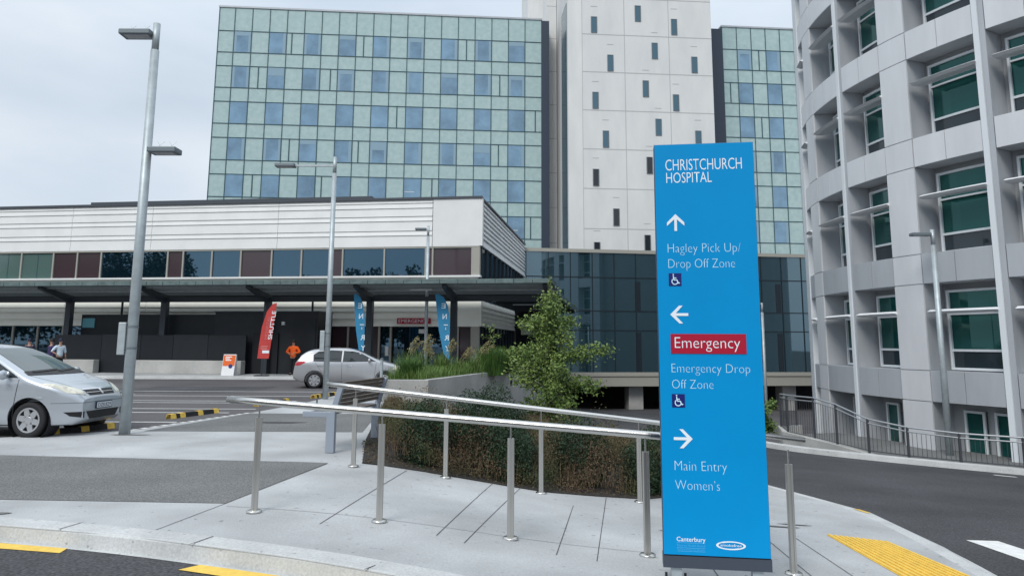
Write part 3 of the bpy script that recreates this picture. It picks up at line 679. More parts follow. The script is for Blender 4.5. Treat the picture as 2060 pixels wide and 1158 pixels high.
# ---- handrails
def rail_post_(x, y, z, rz, parent=None, name='post'):
    p = bpy.data.objects.new(name, None); col.objects.link(p); p.location = (x, y, z); p.rotation_euler.z = R_(rz)
    if parent is not None: p.parent = parent
    return p
def post_mesh():
    b = MB()
    for s in (-1, 1):
        b.prism([(s*.007, -.018), (s*.025, -.018), (s*.033, -.007), (s*.033, .007), (s*.025, .018), (s*.007, .018)], lambda a, b_, d: (a, b_, d), .018, .935)
    b.box(-.0075, .0075, -.012, .012, .018, .93)
    return b
def flange_mesh(): return MB().lathe([(0, .002), (.076, .002), (.076, .016), (.066, .024), (.0, .024)], 24)
def handrail(label, pts, ztop, y_ext0, y_ext1, pins=True):
    pts = [(x, y, G(x, y)) for x, y, z in pts]
    H = thing('handrail', label, 'handrail', pts[0], 0, 'steel handrails on the sloping footpath')
    base = Vector(pts[0])
    fr_ = [(x-pts[0][0])/(pts[-1][0]-pts[0][0]) for x, y, z in pts]      # the rail runs dead straight from first to last post
    tops = [Vector((pts[0][0]+(pts[-1][0]-pts[0][0])*t, pts[0][1]+(pts[-1][1]-pts[0][1])*t, pts[0][2]+(pts[-1][2]-pts[0][2])*t+1.09))-base for t in fr_]
    pts = [(base.x+t.x, base.y+t.y, G(base.x+t.x, base.y+t.y)) for t in tops]
    a = tops[0]+(tops[0]-tops[1]).normalized()*y_ext0; d = (tops[-1]-tops[-2]).normalized(); e_ = tops[-1]+d*y_ext1
    MB().tube([a]+tops+[e_], .035, 16).build('rail', 'steel', H, True)
    for (x, y, z), t in zip(pts, tops):
        loc = Vector((x, y, z))-base
        p = post_mesh().build('post', 'steel_post', H); p.location = loc; p.rotation_euler.z = R_(8)
        fl = flange_mesh().build('base_flange', 'steel', p, True)
        MB().tube([(0, 0, .93), (0, 0, base.z+t.z-z-.03)], .0085, 8).build('pin', 'steel', p)
    return H
handrail('nearer steel handrail on pale posts sloping down towards the blue sign', [(-2.59, 7.87, .0), (-1.29, 7.73, -.075), (0, 7.5, -.165), (1.27, 7.27, -.25)], 0, .36, .45)
handrail('farther steel handrail on posts along the edge of the brown shrub bank', [(-2.21, 10.83, -.02), (-.91, 10.62, -.15), (.42, 10.59, -.31), (1.77, 10.65, -.48)], 0, .42, 2.28)
LP_ = thing('handrail_post', 'lone steel handrail post without a rail right of the blue sign', 'post', (2.49, 6.92, G(2.49, 6.92)), 8)
pp = post_mesh().build('upright', 'steel_post', LP_); flange_mesh().build('base_flange', 'steel', LP_, True); MB().tube([(0, 0, .93), (0, 0, 1.06)], .0085, 8).build('pin', 'steel', LP_)

# ---- lamp posts
def lamp(name, label, x, y, z0, h, arms, r0=.095, r1=.062, box=True, group='street lamps', rz=0, spikes=False, cameras=False):
    T = thing(name, label, 'street lamp', (x, y, z0), rz, group)
    hs = h*.93
    MB().tube([(0, 0, -.3), (0, 0, hs)], [r0, r1+.012], 16).build('pole', 'galvanised', T, True)
    MB().tube([(0, 0, hs), (0, 0, h)], r1, 14).build('pole_top', 'galvanised', T, True)
    for (zz, dx, L_, Wd, reach) in arms:
        a = MB().box(min(0, dx*reach), max(0, dx*reach), -.03, .03, zz-.03, zz+.03).build('arm', 'galvanised', T)
        x0, x1 = sorted((dx*reach, dx*(reach+L_)))
        hd = MB().prism([(x0, -Wd/2), (x1, -Wd/2), (x1, Wd/2), (x0, Wd/2)], lambda p, q, d: (p, q, d), zz-.055, zz+.055).build('lamp_head', 'lamp_grey', T, bevel=.02)
        MB().box(x0+.08, x1-.06, -Wd/2+.05, Wd/2-.05, zz-.06, zz-.054).build('lens', 'round_mid', hd)
        if spikes:
            b = MB()
            for k in range(4):
                px = x0+.1+(x1-x0-.2)*k/3; b.tube([(px, 0, zz+.05), (px+(-.12 if k % 2 else .14), .05, zz+.2)], .005, 4)
            b.build('bird_spikes', 'galvanised', hd)
    if box:
        bx = MB().box(-r0-.13, -r0+.01, -.09, .09, 1.45, 2.05).build('control_box', 'galvanised', T, bevel=.012)
        for zz in (1.55, 1.95): MB().lathe([(r0+.004, zz), (r0+.004, zz+.03)], 14).build('strap', 'lamp_grey', bx)
    if cameras:
        cb = MB().box(-.28, -.02, -.04, .04, 4.55, 4.62).build('security_camera', 'lens_white', T); MB().box(-.36, -.2, -.07, .07, 4.42, 4.53).build('camera_body', 'lens_white', cb)
    return T
lamp('street_lamp', 'tall near lamp post with two flat lamp heads beside the silver car bonnet', -7.15, 14.2, .0, 8.0, [(7.78, -1, .62, .34, .06), (5.38, 1, .55, .34, .07)], .10, .068, spikes=True)
lamp('street_lamp', 'lamp post with one long arm standing behind the slatted bench', -5.62, 23.05, .0, 7.5, [(7.22, -1, .62, .3, 1.25)], .09, .058)
lamp('street_lamp', 'thin lamp post with small camera between the ENTRY flags behind planter grass', -4.2, 37.0, .0, 7.5, [(7.33, -1, .55, .28, .1)], .09, .06, box=False, cameras=True)
lamp('street_lamp', 'lamp post in front of the curved grey block behind railing', 14.16, 24.84, -1.95, 7.5, [(7.33, -1, .62, .3, .1)], .11, .07, box=False)
lamp('street_lamp', 'far thin pole rising just right of the blue sign', 14.0, 41.86, -3.5, 7.5, [(7.4, -1, .35, .2, .05)], .09, .06, box=False)
SP = thing('slim_post', 'short slim grey post at the left corner of the concrete planter', 'post', (-3.80, 22.2, 0))
MB().tube([(0, 0, 0), (0, 0, 1.2)], .045, 10).build('shaft', 'galvanised', SP); MB().lathe([(0, 1.2), (.05, 1.2), (.05, 1.24), (0, 1.25)], 10).build('cap', 'lamp_grey', SP)

# ---- bench: local y along its length, seat towards -x
BN = thing('bench', 'grey framed bench with dark timber slats beside the steel handrail', 'bench', (-2.82, 12.0, 0), -11)
for y in (0.02, 1.92):
    fr = MB(); fr.box(-.075, .065, y-.04, y+.04, 0, .62); fr.box(-.48, -.075, y-.035, y+.035, .54, .62)
    fr.prism([(-.02, .62), (.075, .62), (.20, 1.06), (.11, 1.06)], lambda a, b_, d: (a, d, b_), y-.035, y+.035)
    fr.build('end_frame', 'grey_frame', BN, bevel=.006)
for y in (.3,): MB().box(-.40, -.385, y-.01, y+.01, .62, .78).build('arm_stub', 'dark_metal', BN)
for k in range(5): MB().box(-.46+k*.10, -.46+k*.10+.075, .07, 1.87, .575, .605).build('seat_slat', 'timber', BN)
for k in range(6):
    t = .05+k*.068; MB().add([(.0+t*.30+dx, yy, .64+t+dz) for yy in (.07, 1.87) for dx, dz in ((.0, 0), (.025, -.008), (.043, .045), (.018, .053))], [(0,1,2,3),(7,6,5,4),(0,4,5,1),(1,5,6,2),(2,6,7,3),(3,7,4,0)]).build('back_slat', 'timber', BN)

# ---- rubber wheel stops
def wheel_stop(label, a, b_, z=-.02):
    d = Vector((b_[0]-a[0], b_[1]-a[1])); n = max(1.6, d.length)
    T = thing('wheel_stop', label, 'wheel stop', (a[0], a[1], z), math.degrees(math.atan2(d.y, d.x)), 'yellow and black wheel stops')
    sec = [(-.075, 0), (-.05, .10), (.05, .10), (.075, 0)]
    MB().prism(sec, lambda p, q, t: (t, p, q), 0, n).build('rubber_block', 'rubber_black', T)
    for t in (.0, .30, .55*n, n-.18): MB().prism([(p*1.03, q*1.04) for p, q in sec], lambda p, q, s: (s, p, q), max(-.004, t), t+.17).build('yellow_band', 'yellow_paint', T)
wheel_stop('yellow and black wheel stop under the front of the left silver car', (-8.62, 13.85), (-8.0, 15.4))
wheel_stop('nearest empty yellow and black wheel stop right of the tall lamp post', (-7.70, 17.2), (-7.22, 18.75))
wheel_stop('yellow and black wheel stop half behind the first handrail post', (-6.90, 20.6), (-6.5, 22.1))
wheel_stop('farthest wheel stop, at the foot of the middle lamp post', (-6.15, 23.6), (-5.85, 25.0))

# ---- tactile paving
TP = thing('tactile_paving', 'yellow ribbed tactile paving on the footpath at the road crossing', 'tactile paving')
e0, e1, e2, e3 = (3.66, 9.06), (4.27, 8.85), (4.28, 6.6), (3.50, 6.7)
sheet('base', [e0, e1, e2, e3], .004, 'yellow_paint', .5, 0, TP)
for k in range(11):
    t = (k+.5)/11; a = (e0[0]+(e1[0]-e0[0])*t, e0[1]+(e1[1]-e0[1])*t); b_ = (e3[0]+(e2[0]-e3[0])*t, e3[1]+(e2[1]-e3[1])*t)
    d = Vector((b_[0]-a[0], b_[1]-a[1])).normalized(); n = Vector((-d.y, d.x))*.017
    sheet('rib', [(a[0]-n.x, a[1]-n.y+.0), (b_[0]-n.x, b_[1]-n.y), (b_[0]+n.x, b_[1]+n.y), (a[0]+n.x, a[1]+n.y)], .016, 'yellow_paint', .8, .012, TP)

# ---- feather flags
def flag(label, m, x, y, h0, h1, poly, word, tm, rz=0, lean=0, vertical=False):
    T = thing('feather_flag', label, 'flag', (x, y, .1), rz, 'feather flags by the entrance')
    cl = MB().prism(poly, lambda a, b_, d: (a, d, b_), -.006, .006).build('cloth', m, T)
    xs_ = [p for p in poly]; px = [poly[0][0], poly[0][0]]
    MB().tube([(0, .02, 0), (0, .02, h0), (lean, .02, h1)], .018, 8).build('pole', 'dark_metal', T)
    MB().box(-.3, .3, -.22, .26, .0, .05).build('base_plate', 'dark_metal', T)
    return T, cl
ENTRY = [(.30, .75), (.02, 1.1), (-.22, 2.2), (-.42, 3.85), (-.30, 3.92), (-.02, 3.75), (.18, 3.35), (.30, 2.7)]
for lab, x, y in (('blue ENTRY feather flag nearest the red shuttle flag, behind the hatchback', -7.25, 35.9), ('blue ENTRY feather flag behind planter grass right of the camera lamp post', -3.22, 35.6)):
    T, cl = flag(lab, 'flag_blue', x, y, .7, 3.7, [(p*.8, q) for p, q in ENTRY] if x < -5 else ENTRY, '', '', 0)
    for k, ch in enumerate('ENTRY'):
        zc = 3.22-.50*k; xc = -.13+.075*k-.01*k*k*.4
        text(ch, 'letter', cl, xc*.9, zc, .25, xc*.9+.20, -.009, mirror=True, offset=.01)
T, cl = flag('red feather flag with white SHUTTLE lettering before the black hoarding', 'flag_red', -11.85, 36.0, .6, 3.3,
    [(-.24, .82), (.30, .82), (.40, 1.8), (.48, 2.7), (.56, 3.46), (.36, 3.40), (.10, 3.05), (-.10, 2.3), (-.19, 1.5)], '', '')
text('SHUTTLE', 'letter', cl, 0, 0, .20, 1.35, -.009, plane=lambda X, Y_, Z: (.40-Z+.11*X, Y_, 1.72+X), offset=.012)
text('HOSPITAL', 'flag_text_red', cl, 0, 0, .14, 1.1, -.009, plane=lambda X, Y_, Z: (.17-Z+.11*X, Y_, 1.74+X))
b = MB()
for z, x0, x1 in ((1.24, -.08, .22), (1.31, -.12, .2), (1.38, -.10, .24)): b.box(x0, x1, -.012, -.0075, z, z+.035)
b.build('small_print', 'flag_text_red', cl); MB().box(-.02, .30, -.012, -.0075, 1.07, 1.2).build('white_mark', 'letter', cl)

# ---- A-board
AB = thing('a_board', 'orange and white folding board standing in front of a concrete block', 'board', (-13.60, 36.6, .1), -4)
for s in (-1, 1):
    pn = MB().prism([(s*.22, 0), (s*.24, 0), (s*.03, 1.0), (s*.01, 1.0)], lambda a, b_, d: (d, a, b_), -.31, .31).build('board_panel', 'white_sheet', AB)
    if s == -1:
        f = lambda a, b_, d: (a, -.242+.21*b_-d, b_)
        MB().prism([(-.29, .45), (.29, .45), (.29, .96), (-.29, .96)], f, 0, .006).build('orange_field', 'orange', pn)
        MB().prism([(.1+.1*math.cos(t), .44+.1*math.sin(t)) for t in np.linspace(0, 2*math.pi, 17)[:-1]], f, .007, .012).build('blue_dot', 'sign_navy', pn)
        b = MB()
        for z, x0, x1 in ((.86, -.2, .12), (.78, -.2, .02), (.70, -.18, .1)): b.prism([(x0, z), (x1, z), (x1, z+.04), (x0, z+.04)], f, .0065, .011)
        b.build('white_bar', 'letter', pn)

# ================================================================== CARS
def pinterp(xs, ys, x): return float(np.interp(x, xs, ys))
def patch(bvh, poly, fn, d, off, step, m, name, parent):
    """panel cut to a 2-D outline and laid on the body skin along the direction d"""
    bm = grid_bm(poly, step); bad = []
    for v in bm.verts:
        o_ = Vector(fn(v.co.x, v.co.y)); h, nrm, _, _ = bvh.ray_cast(o_, Vector(d))
        if h is None: bad.append(v)
        else: v.co = h + (nrm if nrm.dot(Vector(d)) < 0 else -nrm)*off
    bmesh.ops.delete(bm, geom=bad, context='VERTS')
    bmesh.ops.triangulate(bm, faces=bm.faces[:])
    for f in bm.faces:
        f.normal_update()
        if f.normal.dot(Vector(d)) > 0: f.normal_flip()
    me = bpy.data.meshes.new(name); bm.to_mesh(me); bm.free()
    return link(name, me, m, parent, True)
def car(label, loc, rz, sc, top, bot, Wm, xf, xr, wx, wr, belt, paint, glassP, side_polys, spec):
    T = thing('parked_car', label, 'car', loc, rz, None, sc)
    tx, tz = zip(*top); bx_, bz = zip(*bot)
    n = 90; K = 34; V = []; F = []
    xs_ = np.concatenate([np.linspace(xr, xr+.25, 14)[:-1], np.linspace(xr+.25, xf-.45, 55)[:-1], xf-.45+.45*np.sin(np.linspace(0, 1, 23)*math.pi/2)])
    zt_raw = np.array([pinterp(tx, tz, x) for x in xs_])
    for _ in range(spec.get('smooth', 5)): zt_raw[1:-1] = (zt_raw[:-2]+2*zt_raw[1:-1]+zt_raw[2:])/4
    hood = [spec['belt_hood'](x) for x in xs_]
    def plan(x):
        if x > wx[0]: t = (x-wx[0])/(xf-wx[0]); return Wm*(1-spec['nose']*t**2.6)
        if x < wx[1]: t = (wx[1]-x)/(wx[1]-xr); return Wm*(1-spec['tail']*t**2.4)
        return Wm
    for i, x in enumerate(xs_):
        W = plan(x); zt = zt_raw[i]; zb = pinterp(bx_, bz, x); row = []
        def wz(z):
            g = W*(1-.10*max(0, (.55-z)/.4)**2-.025*max(0, (z-.6)/.4)**2)
            if z > belt: g -= (z-belt)*spec['tumble']
            return g
        r = min(.13, (zt-zb)*.3); zs = zt-r
        row += [(0, zb), (W*.5, zb), (wz(zb)*.93, zb), (wz(zb+.04)*.985, zb+.02)]
        for k in range(14): z = zb+.05+(zs-zb-.05)*k/13; row.append((wz(z), z))
        ws = wz(zs); ry = min(ws*.35, .15)
        for k in range(1, 7): t = k/6*math.pi/2; row.append((ws-ry*(1-math.cos(t)), zs+r*.82*math.sin(t)))
        for k in range(1, 10): y = (ws-ry)*(1-k/9); row.append((y, zs+r*.82+r*.18*(1-(y/(ws-ry))**2)))
        full = [(y, z) for y, z in row] + [(-y, z) for y, z in row[-2:0:-1]]
        m_ = len(full)
        V += [(x, y, z) for y, z in full]
        if i:
            for k in range(m_): F.append(((i-1)*m_+k, (i-1)*m_+(k+1) % m_, i*m_+(k+1) % m_, i*m_+k))
    F.append(tuple(range(m_))); F.append(tuple(range((len(xs_)-1)*m_, len(xs_)*m_)))
    me = bpy.data.meshes.new('body'); me.from_pydata(V, [], F)
    bm = bmesh.new(); bm.from_mesh(me); bmesh.ops.recalc_face_normals(bm, faces=bm.faces); bvh = BVHTree.FromBMesh(bm); bm.to_mesh(me); bm.free()
    body = link('body', me, paint, None, True)
    cut = MB()
    for x in wx:
        for s in (-1, 1): cut.lathe([(0, 0), (wr+.075, 0), (wr+.075, .34), (0, .34)], 36, lambda p, q, d, x=x, s=s: (x+p, s*(Wm+.05-d), wr+q))
    co = cut.build('c', paint); md = body.modifiers.new('b', 'BOOLEAN'); md.object = co; md.operation = 'DIFFERENCE'; md.solver = 'EXACT'
    dg = bpy.context.evaluated_depsgraph_get(); me2 = bpy.data.meshes.new_from_object(body.evaluated_get(dg))
    bpy.data.objects.remove(body); bpy.data.objects.remove(co)
    if not len(me2.polygons): me2 = me
    me2.materials.clear(); body = link('body', me2, paint, T, True)
    try: me2.set_sharp_from_angle(angle=R_(40))
    except Exception: pass
    for x in wx:
        for s in (-1, 1):
            fl = lambda p, q, d, x=x, s=s: (x+p, s*(Wm-.02-d), wr+q)
            well = MB().lathe([(wr+.07, .015), (wr+.07, .33), (0, .33)], 30, fl).build('wheel_arch_liner', 'trim_black', body)
            wl = MB().lathe([(wr*.66, .02), (wr*.80, .0), (wr*.96, .01), (wr, .05), (wr, .15), (wr*.96, .2), (wr*.6, .2)], 32, fl).build('wheel', 'tyre', T, True)
            rm = MB().lathe([(0, .045), (wr*.5, .06), (wr*.62, .05), (wr*.66, .015), (wr*.69, .02), (wr*.67, .1)], 32, fl).build('rim', 'trim_black', wl, True)
            sp = MB()
            ns = spec['spokes']
            for k in range(ns):
                a = 2*math.pi*k/ns+.3; c_, s_ = math.cos(a), math.sin(a)
                sp.prism([(-.055*wr/.3*1.0, .05), (.055*wr/.3, .05), (.04, wr*.63), (-.04, wr*.63)], lambda u, v, d: fl(u*c_-v*s_, u*s_+v*c_, d), .012, .05)
            sp.lathe([(0, .005), (.055, .008), (.07, .02), (.07, .05)], 20, fl); sp.lathe([(wr*.6, .008), (wr*.69, .008), (wr*.69, .03), (wr*.6, .03), (wr*.6, .008)], 30, fl)
            sp.build('wheel_cover', 'rim', wl)
    # glazing
    for s in (-1, 1):
        for poly in side_polys: patch(bvh, poly, lambda a, b_, s=s: (a, s*3, b_), (0, -s, 0), .004, .07, glassP[1], 'side_window', T)
    return T, bvh, body
# silver compact one-box car at the left edge, nose to the right
T, bv, body = car('silver compact car parked nose to the right at the left edge', (0, 0, 0), 0, 1.0,
    [(-2.0, .55), (-1.98, .95), (-1.86, 1.32), (-1.6, 1.50), (-.8, 1.575), (-.1, 1.56), (.3, 1.46), (1.12, 1.05), (1.35, .985), (1.7, .88), (1.9, .78), (2.0, .66)],
    [(-2, .34), (-1.7, .24), (1.3, .19), (1.85, .21), (2, .30)], .84, 2.0, -2.0, (1.22, -1.28), .30, .95, 'car_paint', ('car_glass', 'side_glass'),
    [[(.98, 1.0), (.32, 1.34), (.18, 1.36), (-.02, 1.0)], [(-.07, 1.0), (.11, 1.37), (-.35, 1.42), (-.7, 1.42), (-.72, .99)], [(-.78, 1.0), (-.77, 1.41), (-1.2, 1.37), (-1.55, 1.06)]],
    dict(nose=.34, tail=.16, tumble=.30, spokes=6, belt_hood=lambda x: 0))
fz = lambda a, b_: (4, a, b_); fd = (-1, 0, 0)
patch(bv, [(-.66, 1.10), (.66, 1.10), (.52, 1.49), (-.52, 1.49)], fz, fd, .005, .07, 'car_glass', 'windscreen', T)
for s in (-1, 1): patch(bv, [(s*.42, .70), (s*.70, .745), (s*.815, .90), (s*.76, .905), (s*.60, .86), (s*.45, .79)], fz, fd, .006, .035, 'headlamp', 'headlight', T)
gr = patch(bv, [(-.34, .69), (.34, .69), (.40, .78), (-.40, .78)], fz, fd, .005, .04, 'trim_black', 'grille', T)
patch(bv, [(-.41, .782), (.41, .782), (.40, .80), (-.40, .80)], fz, fd, .009, .04, 'chrome', 'grille_bar', gr)
patch(bv, [(-.38, .73), (.38, .73), (.385, .74), (-.385, .74)], fz, fd, .010, .04, 'chrome', 'grille_bar', gr)
patch(bv, [(-.025, .70), (.025, .70), (.03, .785), (-.03, .785)], fz, fd, .013, .03, 'chrome', 'badge', T)
patch(bv, [(-.36, .30), (.36, .30), (.46, .43), (-.46, .43)], fz, fd, .005, .05, 'trim_black', 'lower_intake', T)
for s in (-1, 1): patch(bv, [(s*.50, .32), (s*.66, .36), (s*.72, .43), (s*.50, .43)], fz, fd, .005, .04, 'trim_black', 'fog_lamp_recess', T)
patch(bv, [(-.80, .575), (.80, .575), (.80, .585), (-.80, .585)], fz, fd, .004, .05, 'lamp_grey', 'bumper_seam', body)
pl = MB().box(2.0, 2.022, -.22, .22, .455, .575).build('number_plate', 'plate', T)
pf = MB().box(2.0215, 2.025, -.205, .205, .468, .562).build('plate_field', 'plate_field', pl)
text('DZK829', 'plate', pf, -.18, .482, .066, .18, 2.0262, plane=lambda X, Y_, Z: (2.0262, X, Z), offset=.006)
for s in (-1, 1):
    mi = MB().lathe([(0, -.11), (.06, -.10), (.085, 0), (.06, .09), (0, .10)], 12, lambda p, q, d, s=s: (.78+p*.6, s*.93+d*s, 1.05+q)).build('wing_mirror', 'car_paint', T, True)
    for seam in ([(-.74, .35), (-.73, .35), (-.73, .98), (-.74, .98)], [(.93, .33), (.94, .33), (1.0, .97), (.99, .97)]):
        patch(bv, seam, lambda a, b_, s=s: (a, s*3, b_), (0, -s, 0), .003, .06, 'trim_black', 'door_seam', body)
    patch(bv, [(.22, .80), (.02, .80), (.02, .84), (.22, .84)], lambda a, b_, s=s: (a, s*3, b_), (0, -s, 0), .018, .05, 'car_paint', 'door_handle', T)
    patch(bv, [(1.46, .66), (1.36, .66), (1.36, .70), (1.46, .70)], lambda a, b_, s=s: (a, s*3, b_), (0, -s, 0), .008, .05, 'galvanised', 'indicator', T)
for y0, y1 in ((-.55, .1), (.05, .6)):
    patch(bv, [(y0, 1.07), (y1, 1.10), (y1, 1.118), (y0, 1.095)], fz, fd, .018, .06, 'trim_black', 'wiper', T)
patch(bv, [(-.74, 1.035), (.74, 1.035), (.70, 1.095), (-.70, 1.095)], fz, fd, .007, .06, 'trim_black', 'scuttle', T)
for s in (-1, 1):
    patch(bv, [(1.1, s*.72), (1.95, s*.46), (1.95, s*.47), (1.1, s*.73)], lambda a, b_: (a, b_, 4), (0, 0, -1), .003, .06, 'lamp_grey', 'bonnet_seam', body)
MB().tube([(.0, 0, 1.57), (-.25, 0, 1.80)], .006, 6).build('aerial', 'trim_black', T)
cl_ = R_(-5); T.scale = (1.06,)*3; T.rotation_euler.z = cl_
T.location = (-8.62-1.06*(1.22*math.cos(cl_)+.84*math.sin(cl_)), 13.63-1.06*(1.22*math.sin(cl_)-.84*math.cos(cl_)), -.02)
# silver hatchback
T, bv, body = car('silver hatchback with red tail lamp beyond the handrail, near the entrance', (0, 0, 0), 0, 1.0,
    [(-2.1, .62), (-2.08, .92), (-1.98, 1.06), (-1.72, 1.36), (-1.45, 1.455), (-.7, 1.52), (-.1, 1.51), (.3, 1.43), (1.1, 1.06), (1.4, .98), (1.85, .86), (2.1, .68)],
    [(-2.1, .36), (-1.8, .24), (1.4, .19), (1.9, .21), (2.1, .32)], .84, 2.12, -2.1, (1.30, -1.30), .30, .96, 'car_paint_hatch', ('car_glass', 'side_glass'),
    [[(.98, 1.0), (.36, 1.33), (.1, 1.38), (-.25, 1.40), (-.28, .98)], [(-.33, .98), (-.31, 1.40), (-.7, 1.42), (-1.2, 1.37), (-1.38, 1.24), (-1.36, 1.0)]],
    dict(nose=.30, tail=.22, tumble=.32, spokes=7, belt_hood=lambda x: 0))
patch(bv, [(-.64, 1.10), (.64, 1.10), (.5, 1.45), (-.5, 1.45)], fz, fd, .005, .07, 'car_glass', 'windscreen', T)
patch(bv, [(-.58, 1.06), (.58, 1.06), (.50, 1.36), (-.50, 1.36)], lambda a, b_: (-4, a, b_), (1, 0, 0), .005, .07, 'car_glass', 'rear_window', T)
for s in (-1, 1):
    sd_ = lambda a, b_, s=s: (a, s*3, b_)
    patch(bv, [(-2.06, .84), (-1.98, .98), (-1.60, 1.03), (-1.62, .98), (-1.85, .86)], sd_, (0, -s, 0), .006, .04, 'red_lamp', 'tail_lamp', T)
    patch(bv, [(1.55, .70), (1.98, .64), (2.02, .76), (1.72, .86)], sd_, (0, -s, 0), .006, .04, 'headlamp', 'headlight', T)
    for seam in ([(-.31, .33), (-.30, .33), (-.30, .97), (-.31, .97)], [(.90, .33), (.91, .33), (.99, .97), (.98, .97)], [(-1.0, .55), (-.99, .55), (-1.30, .97), (-1.31, .97)]):
        patch(bv, seam, sd_, (0, -s, 0), .003, .06, 'trim_black', 'door_seam', body)
    for hx in (-.12, -1.2): patch(bv, [(hx, .82), (hx+.2, .82), (hx+.2, .86), (hx, .86)], sd_, (0, -s, 0), .016, .05, 'chrome', 'door_handle', T)
    MB().lathe([(0, -.11), (.06, -.10), (.085, 0), (.06, .09), (0, .10)], 12, lambda p, q, d, s=s: (.72+p*.6, s*.93+d*s, 1.04+q)).build('wing_mirror', 'car_paint_hatch', T, True)
    patch(bv, [(-.9, .20), (.9, .20), (.9, .235), (-.9, .235)], sd_, (0, -s, 0), .004, .08, 'trim_black', 'sill_shadow', body)
patch(bv, [(-.35, .62), (.35, .62), (.40, .72), (-.40, .72)], fz, fd, .005, .04, 'trim_black', 'grille', T)
patch(bv, [(-.36, .32), (.36, .32), (.46, .44), (-.46, .44)], fz, fd, .005, .05, 'trim_black', 'lower_intake', T)
h = R_(9); T.rotation_euler.z = h
T.location = (-7.42-(-1.30*math.cos(h)+.84*math.sin(h)), 28.6-(-1.30*math.sin(h)-.84*math.cos(h)), -.02)

# ================================================================== FENCE IN FRONT OF THE ROUND BUILDING
FP = [(11.3, 30.3, -1.5, -.3), (10.55, 29.9, -1.5, -.22), (10.3, 28.5, -1.57, -.18), (10.69, 27, -1.6, -.16), (10.96, 25.8, -1.63, -.29), (11.5, 24.7, -1.72, -.66), (12.3, 23.8, -1.75, -.82), (13.4, 22.95, -1.77, -.90), (14.7, 22.05, -1.79, -.91), (17, 20.8, -1.8, -.95), (20, 19.3, -1.8, -.95)]
FN = thing('fence', 'dark metal fence with double top rail along the kerb below the round building', 'fence', (12.3, 23.8, -1.75))
fo = Vector((12.3, 23.8, -1.75)); fl_ = lambda p, z: tuple(Vector((p[0], p[1], z))-fo)
for p in FP: MB().box(p[0]-fo.x-.035, p[0]-fo.x+.035, p[1]-fo.y-.025, p[1]-fo.y+.025, p[2]-fo.z-.3, p[3]-fo.z+.01).build('post', 'fence_metal', FN)
MB().tube([fl_(p, p[3]) for p in FP], .028, 8).build('top_rail', 'fence_rail', FN, True)
MB().tube([fl_(p, p[3]-.13) for p in FP], .022, 8).build('top_rail', 'fence_rail', FN, True)
for p, q in zip(FP[:-1], FP[1:]):
    d = math.dist(p[:2], q[:2]); n = max(2, int(d/.125)); b = MB()
    g = lambda t, k: p[k]+(q[k]-p[k])*t
    b.tube([fl_(p, p[2]+.08), fl_(q, q[2]+.08)], .014, 6)
    for i in range(1, n):
        t = i/n; c_ = (g(t, 0), g(t, 1)); b.tube([fl_(c_, g(t, 2)+.08), fl_(c_, g(t, 3)-.13)], .0075, 4, False)
    b.build('bar_panel', 'fence_metal', FN)
RW = MB()
wp = [(11.4, 30.6), (10.5, 30.2), (10.12, 28.6), (10.5, 26.9), (10.85, 25.6), (11.45, 24.4)]; tz_ = [-1.45, -1.45, -1.5, -1.55, -1.6, -1.75]
for i, (p, z) in enumerate(zip(wp, tz_)):
    a, b_ = wp[max(0, i-1)], wp[min(len(wp)-1, i+1)]; d = Vector((b_[0]-a[0], b_[1]-a[1])).normalized(); n = (-d.y*.3, d.x*.3)
    RW.v += [(p[0], p[1], -2.6), (p[0], p[1], z), (p[0]+n[0], p[1]+n[1], z), (p[0]+n[0], p[1]+n[1], -2.6)]
for i in range(len(wp)-1):
    for k in range(4): RW.f.append((i*4+k, i*4+(k+1) % 4, i*4+4+(k+1) % 4, i*4+4+k))
RW.f += [(0, 1, 2, 3), (23, 22, 21, 20)]
tag(RW.build('retaining_wall', 'concrete_wall'), 'low curved concrete wall under the left end of the metal fence', 'wall')
struct(sheet('paved_strip', [(11.4, 30.4), (10.6, 30), (10.4, 28.5), (10.8, 27), (11.1, 25.6), (11.6, 24.6), (12.4, 23.7), (14.8, 21.9), (20, 19.2), (22, 21), (15, 26), (13.2, 31)], -.02, 'asphalt_path', 1, zf=lambda x, y: -1.78))

# ================================================================== PLANTER
PL = thing('planter', 'long angled concrete planter wall holding grasses behind the brown shrub bank', 'planter', (-2.45, 22.45, 0))
po = Vector((-2.45, 22.45, 0))
out = [(-3.85, 22.45), (-2.45, 22.45), (1.15, 35.5), (3.5, 59.3)]
inn = [(-3.85, 22.67), (-2.6, 22.67), (.95, 35.6), (3.3, 59.3)]
for nm, i in (('front_wall', 0), ('side_wall', 1), ('side_wall', 2)):
    q = [out[i], out[i+1], inn[i+1], inn[i]]
    if i == 1:   # two cast lengths with a joint
        for t0, t1 in ((.0, .49), (.493, 1)):
            L_ = lambda A, B, t: (A[0]+(B[0]-A[0])*t, A[1]+(B[1]-A[1])*t)
            qq = [L_(out[1], out[2], t0), L_(out[1], out[2], t1), L_(inn[1], inn[2], t1), L_(inn[1], inn[2], t0)]
            MB().prism(qq, lambda a, b_, d: (a-po.x, b_-po.y, d), -2.6, .62).build(nm, 'concrete_wall', PL, bevel=.012)
    else: MB().prism(q, lambda a, b_, d: (a-po.x, b_-po.y, d), -3.3 if i else -1.2, .3 if i else .615).build(nm, 'concrete_wall', PL, bevel=.012)
MB().prism([(-3.80, 22.6), (-2.55, 22.6), (1.0, 35.5), (-1.5, 34.5), (-3.1, 27)], lambda a, b_, d: (a-po.x, b_-po.y, d), -.1, .5).build('soil', 'soil', PL)

